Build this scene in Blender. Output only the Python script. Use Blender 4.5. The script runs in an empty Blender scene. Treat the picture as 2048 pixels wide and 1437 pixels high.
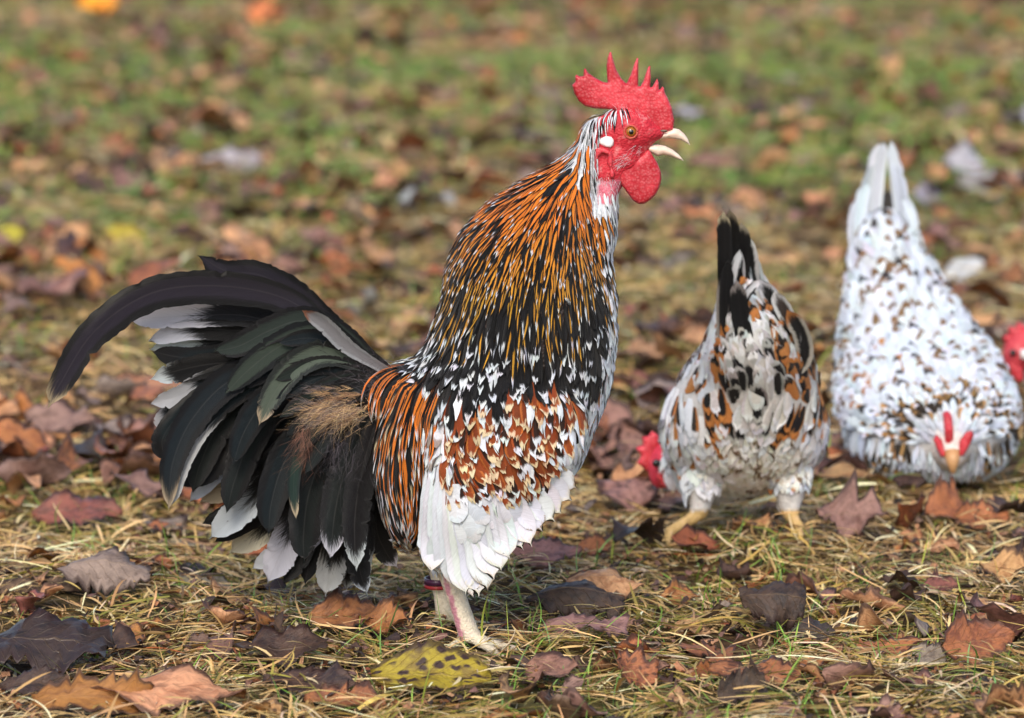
import bpy, bmesh, math, random
import numpy as np
from mathutils import Vector, Matrix
from mathutils.bvhtree import BVHTree
from mathutils.geometry import delaunay_2d_cdt

random.seed(7); rng = np.random.default_rng(7)
scene = bpy.context.scene
COL = scene.collection

# ------------------------------------------------------------------ camera
CAM = Vector((0.0, -3.2, 0.73)); PITCH = 8.62; FPX = 7680.0
cam_d = bpy.data.cameras.new('camera'); cam = bpy.data.objects.new('camera', cam_d); COL.objects.link(cam)
cam.location = CAM; cam.rotation_euler = (math.radians(90 - PITCH), 0, 0)
cam_d.sensor_width = 36.0; cam_d.lens = 36.0 * FPX / 2048.0
cam_d.clip_start = 0.05; cam_d.clip_end = 2000
cam_d.dof.use_dof = True; cam_d.dof.focus_distance = 3.215; cam_d.dof.aperture_fstop = 6.2
cam_d.dof.aperture_blades = 9
scene.camera = cam

# ------------------------------------------------------------------ world, sun, exposure (soft overcast daylight)
SUN_EL, SUN_AZ = 44.0, -10.0          # azimuth of the sun measured from -Y (behind the camera) towards -X
world = bpy.data.worlds.new('World'); scene.world = world; world.use_nodes = True
wn = world.node_tree
bg = wn.nodes['Background']
sky = wn.nodes.new('ShaderNodeTexSky'); sky.sky_type = 'NISHITA'; sky.sun_disc = False
sky.sun_elevation = math.radians(SUN_EL); sky.sun_rotation = math.radians(180 - SUN_AZ)
sky.air_density = 1.0; sky.dust_density = 2.5; sky.ozone_density = 0.6
wn.links.new(sky.outputs[0], bg.inputs[0]); bg.inputs[1].default_value = 0.15
sl = bpy.data.lights.new('sun', 'SUN'); sl.energy = 1.4; sl.angle = math.radians(20); sl.color = (1.0, 0.92, 0.80)
sun = bpy.data.objects.new('sun', sl); COL.objects.link(sun)
_a, _e = math.radians(SUN_AZ), math.radians(SUN_EL)
_sd = Vector((math.sin(_a) * math.cos(_e), -math.cos(_a) * math.cos(_e), math.sin(_e)))
sun.rotation_euler = _sd.to_track_quat('Z', 'Y').to_euler()
vs = scene.view_settings; vs.view_transform = 'Standard'; vs.look = 'None'; vs.exposure = 0.63; vs.gamma = 1.0
scene.cycles.use_denoising = True
scene.cycles.max_bounces = 6

# ------------------------------------------------------------------ pixel <-> place
_th = math.radians(PITCH)
FWD = Vector((0, math.cos(_th), -math.sin(_th))); UP = Vector((0, math.sin(_th), math.cos(_th)))
def ray(x, y): return (Vector((1, 0, 0)) * ((x - 1024) / FPX) + UP * (-(y - 718.5) / FPX) + FWD)
def px(x, y, Y=0.0):
    d = ray(x, y); t = (Y - CAM.y) / d.y
    return CAM + d * t
def gpx(x, y, z=0.0):
    d = ray(x, y); t = (z - CAM.z) / d.z
    return CAM + d * t
def topx(p):
    v = Vector(p) - CAM; w = v.dot(FWD)
    return 1024 + FPX * v.x / w, 718.5 - FPX * v.dot(UP) / w
def S(r, g, b):
    f = lambda c: (c / 12.92 if c <= 0.04045 else ((c + 0.055) / 1.055) ** 2.4)
    return (f(r / 255), f(g / 255), f(b / 255))

# ------------------------------------------------------------------ numeric noise
_T = rng.random((256, 256))
def vnoise(x, y, s=1.0, ox=0, oy=0):
    x = np.asarray(x) * s + ox; y = np.asarray(y) * s + oy
    xi = np.floor(x).astype(int); yi = np.floor(y).astype(int); fx = x - xi; fy = y - yi
    fx = fx * fx * (3 - 2 * fx); fy = fy * fy * (3 - 2 * fy)
    g = lambda a, b: _T[a % 256, b % 256]
    return (g(xi, yi) * (1 - fx) + g(xi + 1, yi) * fx) * (1 - fy) + (g(xi, yi + 1) * (1 - fx) + g(xi + 1, yi + 1) * fx) * fy
def gz(x, y):
    return 0.022 * (vnoise(x, y, 5, 3, 9) - 0.5) + 0.012 * (vnoise(x, y, 17, 40, 7) - 0.5)

# ------------------------------------------------------------------ material helpers
class NT:
    def __init__(s, name):
        s.m = bpy.data.materials.new(name); s.m.use_nodes = True; s.t = s.m.node_tree
        s.b = s.t.nodes['Principled BSDF']
    def n(s, typ, **kw):
        nd = s.t.nodes.new(typ)
        for k, v in kw.items(): setattr(nd, k, v)
        return nd
    def put(s, sock, v):
        if v is None: return
        if hasattr(v, 'node'): s.t.links.new(v, sock)
        else: sock.default_value = v
    def math(s, op, a, b=None, c=None, clamp=False):
        nd = s.n('ShaderNodeMath', operation=op, use_clamp=clamp)
        for i, v in enumerate((a, b, c)): s.put(nd.inputs[i], v)
        return nd.outputs[0]
    def step(s, v, lo, hi):
        nd = s.n('ShaderNodeMapRange', interpolation_type='SMOOTHSTEP'); s.put(nd.inputs[0], v); s.put(nd.inputs[1], lo); s.put(nd.inputs[2], hi)
        return nd.outputs[0]
    def mix(s, f, a, b, mode='MIX'):
        nd = s.n('ShaderNodeMix', data_type='RGBA', blend_type=mode)
        s.put(nd.inputs[0], f)
        for sock, v in ((nd.inputs[6], a), (nd.inputs[7], b)):
            s.put(sock, (*v, 1) if isinstance(v, tuple) and len(v) == 3 else v)
        return nd.outputs[2]
    def attr(s, name):
        return s.n('ShaderNodeAttribute', attribute_name=name)
    def noise(s, vec, scale, detail=3, rough=0.55):
        nd = s.n('ShaderNodeTexNoise'); s.put(nd.inputs['Vector'], vec); nd.inputs['Scale'].default_value = scale
        nd.inputs['Detail'].default_value = detail; nd.inputs['Roughness'].default_value = rough
        return nd.outputs[0]
    def voro(s, vec, scale, feat='F1'):
        nd = s.n('ShaderNodeTexVoronoi', feature=feat); s.put(nd.inputs['Vector'], vec); nd.inputs['Scale'].default_value = scale
        return nd.outputs[0]
    def sep(s, v):
        nd = s.n('ShaderNodeSeparateXYZ'); s.put(nd.inputs[0], v); return nd.outputs
    def comb(s, x, y, z):
        nd = s.n('ShaderNodeCombineXYZ'); s.put(nd.inputs[0], x); s.put(nd.inputs[1], y); s.put(nd.inputs[2], z); return nd.outputs[0]
    def bump(s, h, strength=0.3, dist=0.001):
        nd = s.n('ShaderNodeBump'); s.put(nd.inputs['Strength'], strength); nd.inputs['Distance'].default_value = dist
        s.put(nd.inputs['Height'], h); s.t.links.new(nd.outputs[0], s.b.inputs['Normal'])
    def pos(s): return s.n('ShaderNodeTexCoord').outputs['Object']
    def base(s, col, rough=0.6, spec=0.3):
        s.put(s.b.inputs['Base Color'], (*col, 1) if isinstance(col, tuple) else col)
        s.put(s.b.inputs['Roughness'], rough); s.put(s.b.inputs['Specular IOR Level'], spec); return s.m

def mat_feather():
    t = NT('feather'); uv = t.sep(t.attr('fuv').outputs['Vector']); P = t.sep(t.attr('pp').outputs['Vector'])
    u = t.math('ABSOLUTE', uv[0]); v = uv[1]; ew, ts, rnd = P[0], P[1], P[2]
    gl = t.attr('gl').outputs['Fac']
    vec = t.comb(t.math('MULTIPLY_ADD', uv[0], 5.0, t.math('MULTIPLY', rnd, 91.0)), t.math('MULTIPLY_ADD', v, 1.6, t.math('MULTIPLY', u, -1.3)), t.math('MULTIPLY', rnd, 37.0))
    bq = t.math('MULTIPLY', uv[2], t.math('SUBTRACT', v, t.math('MULTIPLY', u, 0.14)))
    bn = t.noise(t.comb(bq, t.math('MULTIPLY', uv[0], 0.7), t.math('MULTIPLY', rnd, 61.0)), 1.0, 4, 0.75)
    n = t.math('ADD', t.math('MULTIPLY_ADD', t.noise(vec, 1.6, 4, 0.7), 0.6, -0.3), t.math('MULTIPLY_ADD', bn, 0.7, -0.35))
    e = t.math('MULTIPLY_ADD', n, 0.9, u)
    em = t.step(e, t.math('SUBTRACT', ew, 0.12), t.math('ADD', ew, 0.12))
    tt = t.math('ADD', t.math('MULTIPLY_ADD', n, 0.34, v), t.math('MULTIPLY', u, 0.07))
    tm = t.step(tt, t.math('SUBTRACT', ts, 0.05), t.math('ADD', ts, 0.05))
    c = t.mix(em, t.attr('cA').outputs['Color'], t.attr('cB').outputs['Color'])
    c = t.mix(tm, c, t.attr('cT').outputs['Color'])
    barb = t.math('SINE', t.math('MULTIPLY', bq, 14.0))
    fine = bn
    k = t.math('ADD', t.math('MULTIPLY', fine, 0.7), t.math('MULTIPLY_ADD', barb, 0.04, 0.64))
    nd = t.n('ShaderNodeVectorMath', operation='SCALE'); t.t.links.new(c, nd.inputs[0]); t.put(nd.inputs['Scale'], k)
    shaft = t.step(u, 0.06, 0.02)
    c2 = t.mix(t.math('MULTIPLY', shaft, t.math('MULTIPLY', gl, 0.12)), nd.outputs[0], (0.25, 0.23, 0.22))
    t.bump(t.math('ADD', barb, t.math('MULTIPLY', fine, 9.0)), t.math('MULTIPLY_ADD', gl, 0.5, 0.3), 0.0005)
    t.put(t.b.inputs['Sheen Weight'], 0.06)
    st = t.math('MULTIPLY', t.step(bn, 0.5, 0.72), t.math('MULTIPLY', gl, 0.55))  # pale streaks paint sheen along the barbs into the colour of glossy feathers
    c2 = t.mix(st, c2, t.mix(0.35, t.mix(0.5, c2, (0.03, 0.036, 0.04)), (0.05, 0.055, 0.06)))
    return t.base(c2, t.math('ADD', t.math('MULTIPLY_ADD', gl, -0.27, 0.62), t.math('MULTIPLY', t.math('SUBTRACT', bn, 0.5), t.math('MULTIPLY', gl, 0.7))), t.math('MULTIPLY_ADD', gl, 0.2, 0.16))

def mat_body():
    t = NT('bird_body'); p = t.pos(); c = t.attr('Col').outputs['Color']
    v = t.voro(p, 480); n = t.noise(p, 130, 5, 0.65)
    c2 = t.mix(t.math('MULTIPLY', t.step(n, 0.42, 0.72), 0.45), c, t.mix(0.6, c, (0.05, 0.0, 0.008)))
    c2 = t.mix(t.math('MULTIPLY', t.step(n, 0.48, 0.3), 0.3), c2, (0.75, 0.5, 0.48))
    t.bump(t.math('ADD', v, t.math('MULTIPLY', n, 0.5)), 0.6, 0.0012)
    return t.base(c2, 0.55, 0.35)
def mat_comb():
    t = NT('comb_skin'); p = t.pos(); v = t.voro(p, 430); n = t.noise(p, 70, 5, 0.65)
    c = t.mix(t.step(n, 0.32, 0.68), S(180, 28, 44), S(220, 72, 84))
    n3 = t.noise(p, 26, 3); c = t.mix(t.math('MULTIPLY', t.step(n3, 0.42, 0.66), 0.55), c, S(158, 22, 34))
    c = t.mix(t.step(v, 0.1, 0.7), t.mix(0.16, c, (0.85, 0.38, 0.38)), c)
    t.bump(t.math('ADD', t.math('MULTIPLY', v, -0.8), t.math('MULTIPLY', n, 2.6)), 0.38, 0.0011)
    t.put(t.b.inputs['Subsurface Weight'], 0.3); t.b.inputs['Subsurface Radius'].default_value = (0.004, 0.001, 0.001); t.b.inputs['Subsurface Scale'].default_value = 0.6
    return t.base(c, 0.42, 0.4)
def mat_plain(name, col, rough=0.5, spec=0.4, nscale=300, amt=0.25, dark=None, bump=0.3):
    t = NT(name); p = t.pos(); n = t.noise(p, nscale, 4)
    d = dark or tuple(x * 0.55 for x in col)
    c = t.mix(t.math('MULTIPLY', t.step(n, 0.35, 0.7), amt * 2, clamp=True), col, d)
    t.bump(n, bump, 0.0008); return t.base(c, rough, spec)
def mat_leaf():
    t = NT('dead_leaf'); uv = t.sep(t.attr('fuv').outputs['Vector']); P = t.sep(t.attr('pp').outputs['Vector'])
    u = t.math('ABSOLUTE', uv[0]); v = uv[1]; rnd, spots, wet = P[0], P[1], P[2]
    c0 = t.attr('cA').outputs['Color']; c1 = t.attr('cB').outputs['Color']
    vec = t.comb(t.math('MULTIPLY_ADD', rnd, 53.0, uv[0]), t.math('MULTIPLY', v, 2.2), t.math('MULTIPLY', rnd, 19.0))
    n = t.noise(vec, 2.2, 5, 0.65); n2 = t.noise(vec, 11.0, 4, 0.7)
    c = t.mix(t.step(n, 0.42, 0.66), c0, c1)
    vein = t.math('PINGPONG', t.math('SUBTRACT', t.math('MULTIPLY', v, 9.0), t.math('MULTIPLY', u, 2.4)), 0.5)
    vm = t.math('MAXIMUM', t.step(vein, 0.07, 0.0), t.step(u, 0.05, 0.015))
    c = t.mix(t.math('MULTIPLY', vm, 0.3), c, t.mix(0.55, c1, (0.3, 0.2, 0.1)))
    sp = t.math('MULTIPLY', t.step(t.math('ADD', t.voro(vec, 3.0), t.math('MULTIPLY', n2, 0.35)), 0.60, 0.42), spots)
    eb = t.math('MULTIPLY', t.step(t.math('MULTIPLY_ADD', n, 0.5, u), 0.95, 1.15), 0.8)
    c = t.mix(t.math('MAXIMUM', sp, eb, clamp=True), c, S(52, 34, 30))
    c = t.mix(t.math('MULTIPLY', t.step(n2, 0.4, 0.8), 0.45), c, t.mix(0.6, c, (0.02, 0.012, 0.01)))
    t.bump(t.math('ADD', t.math('MULTIPLY', vm, 1.2), t.math('MULTIPLY', n2, 1.6)), 0.55, 0.0012)
    rough = t.math('MULTIPLY_ADD', wet, -0.33, t.math('MULTIPLY_ADD', n2, 0.3, 0.52))
    return t.base(c, rough, 0.4)
def mat_grass():
    t = NT('grass_blade'); c = t.attr('cA').outputs['Color']; uv = t.sep(t.attr('fuv').outputs['Vector'])
    vec = t.comb(t.math('MULTIPLY', uv[0], 2.0), t.math('MULTIPLY', uv[1], 0.8), t.math('MULTIPLY', uv[2], 50.0))
    n = t.noise(vec, 2.0, 4, 0.6)
    c = t.mix(t.math('MULTIPLY', t.step(n, 0.4, 0.75), 0.55), c, t.mix(0.55, c, (0.03, 0.015, 0.005)))
    t.bump(n, 0.3, 0.0006)
    return t.base(c, 0.5, 0.3)
def mat_ground():
    t = NT('soil'); p = t.pos(); n = t.noise(p, 7, 6, 0.65); n2 = t.noise(p, 60, 5, 0.7); n3 = t.noise(p, 1.1, 3)
    c = t.mix(t.step(n2, 0.35, 0.7), S(58, 44, 32), S(118, 94, 60))
    c = t.mix(t.math('MULTIPLY', t.step(n, 0.45, 0.65), 0.6), c, S(92, 62, 46))
    c = t.mix(t.math('MULTIPLY', t.step(n3, 0.48, 0.7), 0.5), c, S(88, 96, 48))
    t.bump(t.math('ADD', n2, n), 0.9, 0.01)
    return t.base(c, 0.85, 0.2)
M_FEA, M_BODY, M_COMB, M_LEAF, M_GRASS, M_SOIL = mat_feather(), mat_body(), mat_comb(), mat_leaf(), mat_grass(), mat_ground()
M_BEAK = mat_plain('beak_horn', S(232, 214, 196), 0.35, 0.5, 120, 0.2, S(205, 150, 130), 0.1)
M_WHITE = mat_plain('white_lobe', S(238, 232, 232), 0.6, 0.3, 300, 0.1)
M_IRIS = mat_plain('iris', S(176, 112, 36), 0.08, 0.7, 900, 0.35, S(90, 50, 14), 0.0)
M_PUPIL = mat_plain('pupil', (0.004, 0.004, 0.005), 0.04, 0.8, 10, 0.0, bump=0.0)
M_LID = mat_plain('eyelid', S(196, 92, 74), 0.5, 0.3, 500, 0.3)
M_CLAW = mat_plain('claw_horn', S(120, 104, 90), 0.5, 0.4)
M_BAND = mat_plain('band_plastic', S(74, 34, 66), 0.3, 0.5, 60, 0.1); M_BAND2 = mat_plain('band_red', S(158, 40, 46), 0.45, 0.5, 60, 0.1)
M_NEEDLE = mat_plain('pine_needle', S(168, 92, 46), 0.45, 0.35, 200, 0.4)
M_BARK = mat_plain('twig_bark', S(112, 92, 76), 0.8, 0.2, 160, 0.5, S(52, 40, 34), 0.9)

# ------------------------------------------------------------------ object helpers
def link(name, me, mat=None, parent=None):
    o = bpy.data.objects.new(name, me); COL.objects.link(o)
    if mat is not None and me is not None: me.materials.append(mat)
    if parent is not None: o.parent = parent
    return o
def tag(o, label=None, cat=None, group=None, kind=None):
    if label: o['label'] = label
    if cat: o['category'] = cat
    if group: o['group'] = group
    if kind: o['kind'] = kind
    return o
def empty(name, label, cat, loc=(0, 0, 0), group=None):
    o = link(name, None); o.empty_display_size = 0.02; o.location = loc
    return tag(o, label, cat, group)
def arrmesh(name, V, F, attrs=None, smooth=True):
    V = np.asarray(V, dtype=np.float32); F = np.asarray(F, dtype=np.int32); k = F.shape[1]
    me = bpy.data.meshes.new(name); me.vertices.add(len(V)); me.vertices.foreach_set('co', V.ravel())
    me.loops.add(F.size); me.loops.foreach_set('vertex_index', F.ravel())
    me.polygons.add(len(F)); me.polygons.foreach_set('loop_start', np.arange(0, F.size, k, dtype=np.int32))
    if smooth: me.polygons.foreach_set('use_smooth', np.ones(len(F), dtype=bool))
    for nm, (typ, arr) in (attrs or {}).items():
        a = me.attributes.new(nm, typ, 'POINT')
        key = {'FLOAT_COLOR': 'color', 'FLOAT_VECTOR': 'vector', 'FLOAT': 'value'}[typ]
        a.data.foreach_set(key, np.asarray(arr, dtype=np.float32).ravel())
    me.update(calc_edges=True)
    return me
_tmpl = {}
def gridfaces(R, C):
    if (R, C) not in _tmpl:
        _tmpl[(R, C)] = np.array([[i * C + j, i * C + j + 1, (i + 1) * C + j + 1, (i + 1) * C + j] for i in range(R - 1) for j in range(C - 1)], dtype=np.int32)
    return _tmpl[(R, C)]
def sheets_mesh(name, items):
    """items: dicts v (n,3), R, C, uv (n,3), cA, cB, cT, pp, gl (per sheet constants)"""
    V = np.concatenate([i['v'] for i in items]); off = 0; F = []; n = len(V)
    for i in items:
        F.append(gridfaces(i['R'], i['C']) + off); off += len(i['v'])
    rep = [len(i['v']) for i in items]
    con = lambda k: np.repeat(np.array([i[k] for i in items], dtype=np.float32).reshape(len(items), -1), rep, axis=0)
    rgba = lambda k: np.concatenate([con(k), np.ones((n, 1), np.float32)], axis=1)
    at = {'fuv': ('FLOAT_VECTOR', np.concatenate([i['uv'] for i in items])), 'pp': ('FLOAT_VECTOR', con('pp')), 'gl': ('FLOAT', con('gl')),
          'cA': ('FLOAT_COLOR', rgba('cA')), 'cB': ('FLOAT_COLOR', rgba('cB')), 'cT': ('FLOAT_COLOR', rgba('cT'))}
    return arrmesh(name, V, np.concatenate(F), at)
def tube(bm, pts, rad, seg=8):
    rings = []; n = len(pts)
    for i, p in enumerate(pts):
        d = (Vector(pts[min(i + 1, n - 1)]) - Vector(pts[max(i - 1, 0)])).normalized()
        a = d.orthogonal().normalized() if i == 0 else (rings_a - d * rings_a.dot(d)).normalized()
        rings_a = a; b = d.cross(a); r = rad[i] if hasattr(rad, '__len__') else rad
        rings.append([bm.verts.new(Vector(p) + (a * math.cos(t) + b * math.sin(t)) * r) for t in [2 * math.pi * k / seg for k in range(seg)]])
    for r0, r1 in zip(rings, rings[1:]):
        for k in range(seg): bm.faces.new((r0[k], r0[(k + 1) % seg], r1[(k + 1) % seg], r1[k]))
    bm.faces.new(rings[0][::-1]); bm.faces.new(rings[-1])
def loft(bm, secs, seg=28):
    """secs: (centre, half axis a, half axis b)"""
    rings = []
    for c, a, b in secs:
        rings.append([bm.verts.new(c + a * math.cos(t) + b * math.sin(t)) for t in [2 * math.pi * k / seg for k in range(seg)]])
    for r0, r1 in zip(rings, rings[1:]):
        for k in range(seg): bm.faces.new((r0[k], r0[(k + 1) % seg], r1[(k + 1) % seg], r1[k]))
    bm.faces.new(rings[0][::-1]); bm.faces.new(rings[-1])
def blob(bm, c, r, seg=20):
    m = Matrix.Translation(c) @ Matrix.Diagonal((*r, 1)); bmesh.ops.create_uvsphere(bm, u_segments=seg, v_segments=seg // 2 + 2, radius=1, matrix=m)
def bm_mesh(bm, name, smooth=True):
    bmesh.ops.recalc_face_normals(bm, faces=bm.faces); me = bpy.data.meshes.new(name); bm.to_mesh(me); bm.free()
    if smooth: me.polygons.foreach_set('use_smooth', [True] * len(me.polygons))
    return me
def remeshed(bm, name, voxel, smooth):
    me0 = bm_mesh(bm, 'raw'); o = link('raw', me0)
    r = o.modifiers.new('r', 'REMESH'); r.mode = 'VOXEL'; r.voxel_size = voxel
    if smooth: s = o.modifiers.new('s', 'SMOOTH'); s.factor = 0.5; s.iterations = smooth
    dg = bpy.context.evaluated_depsgraph_get(); dg.update()
    me = bpy.data.meshes.new_from_object(o.evaluated_get(dg)); me.name = name
    bpy.data.objects.remove(o); bpy.data.meshes.remove(me0)
    me.polygons.foreach_set('use_smooth', [True] * len(me.polygons)); return me
def catmull(P, n):
    P = np.asarray(P, float); Q = np.vstack([2 * P[0] - P[1], P, 2 * P[-1] - P[-2]]); out = []
    m = len(P) - 1
    for t in np.linspace(0, m, n):
        i = min(int(t), m - 1); f = t - i; a, b, c, d = Q[i:i + 4]
        out.append(0.5 * ((2 * b) + (c - a) * f + (2 * a - 5 * b + 4 * c - d) * f * f + (3 * b - a - 3 * c + d) * f ** 3))
    return np.array(out)
def inflate(name, poly, frame, thick, round_r, grid, taper=None):
    """closed pillow solid from a 2D outline (in metres) with a rounded rim; frame = (origin, ex, ey, ez)"""
    P = np.asarray(poly, float); n = len(P)
    dense = []
    for i in range(n):
        a, b = P[i], P[(i + 1) % n]; k = max(1, int(np.linalg.norm(b - a) / grid))
        for j in range(k): dense.append(a + (b - a) * j / k)
    D = np.array(dense); nb = len(D)
    gx, gy = np.meshgrid(np.arange(P[:, 0].min(), P[:, 0].max(), grid), np.arange(P[:, 1].min(), P[:, 1].max(), grid))
    G = np.stack([gx.ravel(), gy.ravel()], 1) + rng.normal(0, grid * 0.06, (gx.size, 2))
    x, y = G[:, 0], G[:, 1]; ins = np.zeros(len(G), bool); dist = np.full(len(G), 1e9)
    for i in range(nb):
        a, b = D[i], D[(i + 1) % nb]
        with np.errstate(divide='ignore', invalid='ignore'):
            c = ((a[1] > y) != (b[1] > y)) & (x < (b[0] - a[0]) * (y - a[1]) / (b[1] - a[1]) + a[0])
        ins ^= c
        ab = b - a; t = np.clip(((G - a) @ ab) / max(ab @ ab, 1e-12), 0, 1); dist = np.minimum(dist, np.linalg.norm(G - a - t[:, None] * ab, axis=1))
    keep = ins & (dist > grid * 0.45); G = G[keep]; dist = dist[keep]
    allp = np.vstack([D, G]); dd = np.concatenate([np.zeros(nb), dist])
    vo, _, fo, *_ = delaunay_2d_cdt([Vector(p) for p in allp], [(i, (i + 1) % nb) for i in range(nb)], [], 1, 1e-7)
    vo = np.array([(v[0], v[1]) for v in vo])
    dd2 = np.zeros(len(vo))
    for i, v in enumerate(vo):
        dd2[i] = dd[np.argmin(((allp - v) ** 2).sum(1))]
    q = np.clip(dd2 / round_r, 0, 1); h = thick * 0.5 * np.sqrt(np.clip(1 - (1 - q) ** 2, 0, 1))
    if taper is not None: h = h * np.array([taper(*v) for v in vo])
    O, ex, ey, ez = [np.array(a, float) for a in frame]
    base = O + vo[:, :1] * ex + vo[:, 1:2] * ey
    V = np.vstack([base + h[:, None] * ez, base - h[:, None] * ez]); m = len(vo)
    F = [list(f) for f in fo] + [[m + i for i in f[::-1]] for f in fo]
    me = bpy.data.meshes.new(name); me.from_pydata(V.tolist(), [], F); bm = bmesh.new(); bm.from_mesh(me)
    bmesh.ops.remove_doubles(bm, verts=bm.verts, dist=1e-6); bmesh.ops.recalc_face_normals(bm, faces=bm.faces); bm.to_mesh(me); bm.free()
    me.polygons.foreach_set('use_smooth', [True] * len(me.polygons)); return me

# ------------------------------------------------------------------ ground
def build_ground():
    def axis(lo, hi, fine_lo, fine_hi, step):
        a = list(np.arange(fine_lo, fine_hi, step)); s = step; v = fine_lo
        pre = []
        while v > lo: s *= 1.5; v -= s; pre.append(max(v, lo))
        s = step; v = a[-1]
        while v < hi: s *= 1.5; v += s; a.append(min(v, hi))
        return np.array(pre[::-1] + a)
    X = axis(-600, 600, -2.6, 2.6, 0.04); Y = axis(-40, 1500, -0.8, 13.0, 0.04)
    gx, gy = np.meshgrid(X, Y); V = np.stack([gx.ravel(), gy.ravel(), gz(gx, gy).ravel()], 1)
    me = arrmesh('ground', V, gridfaces(len(Y), len(X)))
    tag(link('ground', me, M_SOIL), 'leaf littered patch of short dry lawn', kind='structure')
build_ground()

def view_half(Y): return (Y - CAM.y) * 1024 / FPX
def scatter(dens_fn, y0, y1, margin=1.35, extra=0.12):
    """random ground points; dens_fn(Y) per square metre"""
    out = []
    ys = np.linspace(y0, y1, 60)
    for a, b in zip(ys, ys[1:]):
        hw = view_half((a + b) / 2) * margin + extra
        n = rng.poisson(dens_fn((a + b) / 2) * (b - a) * 2 * hw)
        out.append(np.stack([rng.uniform(-hw, hw, n), rng.uniform(a, b, n)], 1))
    return np.concatenate(out)
def scatter_round(dens, y0=-1.6, y1=13.0, reach=1.9):
    """ground points beside and before the strip in view, so the lawn goes on past the frame"""
    out = []; ys = np.linspace(y0, y1, 80)
    for a, b in zip(ys, ys[1:]):
        m = (a + b) / 2; hw = view_half(max(m, -.5)) * 1.35 + .12; lo = 0.0 if m < -.42 else hw
        n = rng.poisson(dens * (b - a) * 2 * (hw + reach - lo)); x = rng.uniform(lo, hw + reach, n) * rng.choice([-1, 1], n)
        out.append(np.stack([x, rng.uniform(a, b, n)], 1))
    return np.concatenate(out)
def blade_arrays(x, y, head, elev, L, W, droop, twist, col, K, z0=0.001, bend=None):
    n = len(x); t = np.linspace(0, 1, K + 1)[None, :]
    hd = head[:, None] + (bend[:, None] * t if bend is not None else 0)
    h = L[:, None] * t * np.cos(elev)[:, None]
    cx = x[:, None] + h * np.cos(hd); cy = y[:, None] + h * np.sin(hd)
    z = L[:, None] * (np.sin(elev)[:, None] * t - droop[:, None] * t * t)
    gr = gz(cx, cy)
    zb = np.broadcast_to(z0, (n,))[:, None]
    cz = np.maximum(z + zb, 0.0008 + 0.3 * zb) + gr
    w = W[:, None] * (0.55 + 0.9 * t - 1.4 * t ** 2.2).clip(0.05)
    tw = twist[:, None] * (0.4 + 0.8 * t)
    sx = -np.sin(hd) * np.cos(tw); sy = np.cos(hd) * np.cos(tw); sz = np.sin(tw)
    A = np.stack([cx - sx * w, cy - sy * w, cz - sz * w], -1); B = np.stack([cx + sx * w, cy + sy * w, cz + sz * w], -1)
    V = np.stack([A, B], 2).reshape(-1, 3)
    base = (np.arange(n) * (K + 1) * 2)[:, None, None]
    k = np.arange(K)[None, :, None]
    F = (base + k * 2 + np.array([0, 1, 3, 2])[None, None, :]).reshape(-1, 4)
    uv = np.zeros((n, K + 1, 2, 3)); uv[..., 0, 0] = -1; uv[..., 1, 0] = 1; uv[..., 1] = (t * 1.0)[:, :, None]; uv[..., 2] = rng.random(n)[:, None, None]
    C = np.repeat(np.concatenate([col, np.ones((n, 1))], 1), (K + 1) * 2, axis=0)
    return V, F, uv.reshape(-1, 3), C
def clear_foot(x, y):
    q = gpx(930, 1300); return (np.abs(x - q.x) < .045) & (y > q.y - .075) & (y < q.y + .06)
def blades_obj(name, parts, label, cat):
    V = []; F = []; U = []; C = []; off = 0
    for v, f, u, c in parts:
        V.append(v); F.append(f + off); U.append(u); C.append(c); off += len(v)
    me = arrmesh(name, np.concatenate(V), np.concatenate(F), {'fuv': ('FLOAT_VECTOR', np.concatenate(U)), 'cA': ('FLOAT_COLOR', np.concatenate(C))})
    return tag(link(name, me, M_GRASS), label, cat, kind='stuff')
def pick(cols, n, w=None, jit=0.18):
    c = np.array(cols)[rng.choice(len(cols), n, p=None if w is None else np.array(w) / sum(w))]
    return np.clip(c * (1 + rng.normal(0, jit, (n, 1))) * (1 + rng.normal(0, 0.05, (n, 3))), 0.003, 0.9)
STRAW = [S(222, 190, 134), S(206, 170, 112), S(182, 146, 94), S(234, 212, 168), S(150, 116, 74), S(184, 156, 86)]
OLIVE = [S(150, 134, 66), S(134, 128, 56), S(176, 150, 84), S(120, 120, 52)]
GREEN = [S(112, 154, 58), S(132, 170, 70), S(98, 138, 62), S(158, 176, 76), S(118, 150, 84)]
GPATCH = [(1760, 1340, .14, .30), (1640, 1230, .10, .2), (330, 1040, .12, .3), (560, 1110, .10, .25), (1320, 1180, .10, .22), (100, 1260, .06, .3), (640, 1290, .06, .25), (1180, 1400, .10, .18), (330, 450, .5, .25), (1450, 200, .8, .2)]
def greenness(x, y):
    g = vnoise(x, y, 1.3, 11, 5) * 0.6 + vnoise(x, y, 4.5, 2, 31) * 0.4
    for (u, v, r, a) in GPATCH:
        q = gpx(u, v); g = g + a * np.exp(-(((x - q.x) / r) ** 2 + ((y - q.y) / (r * 1.6)) ** 2))
    return g + np.clip((y - 1.0) / 6.0, 0, 1) * 0.19
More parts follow.
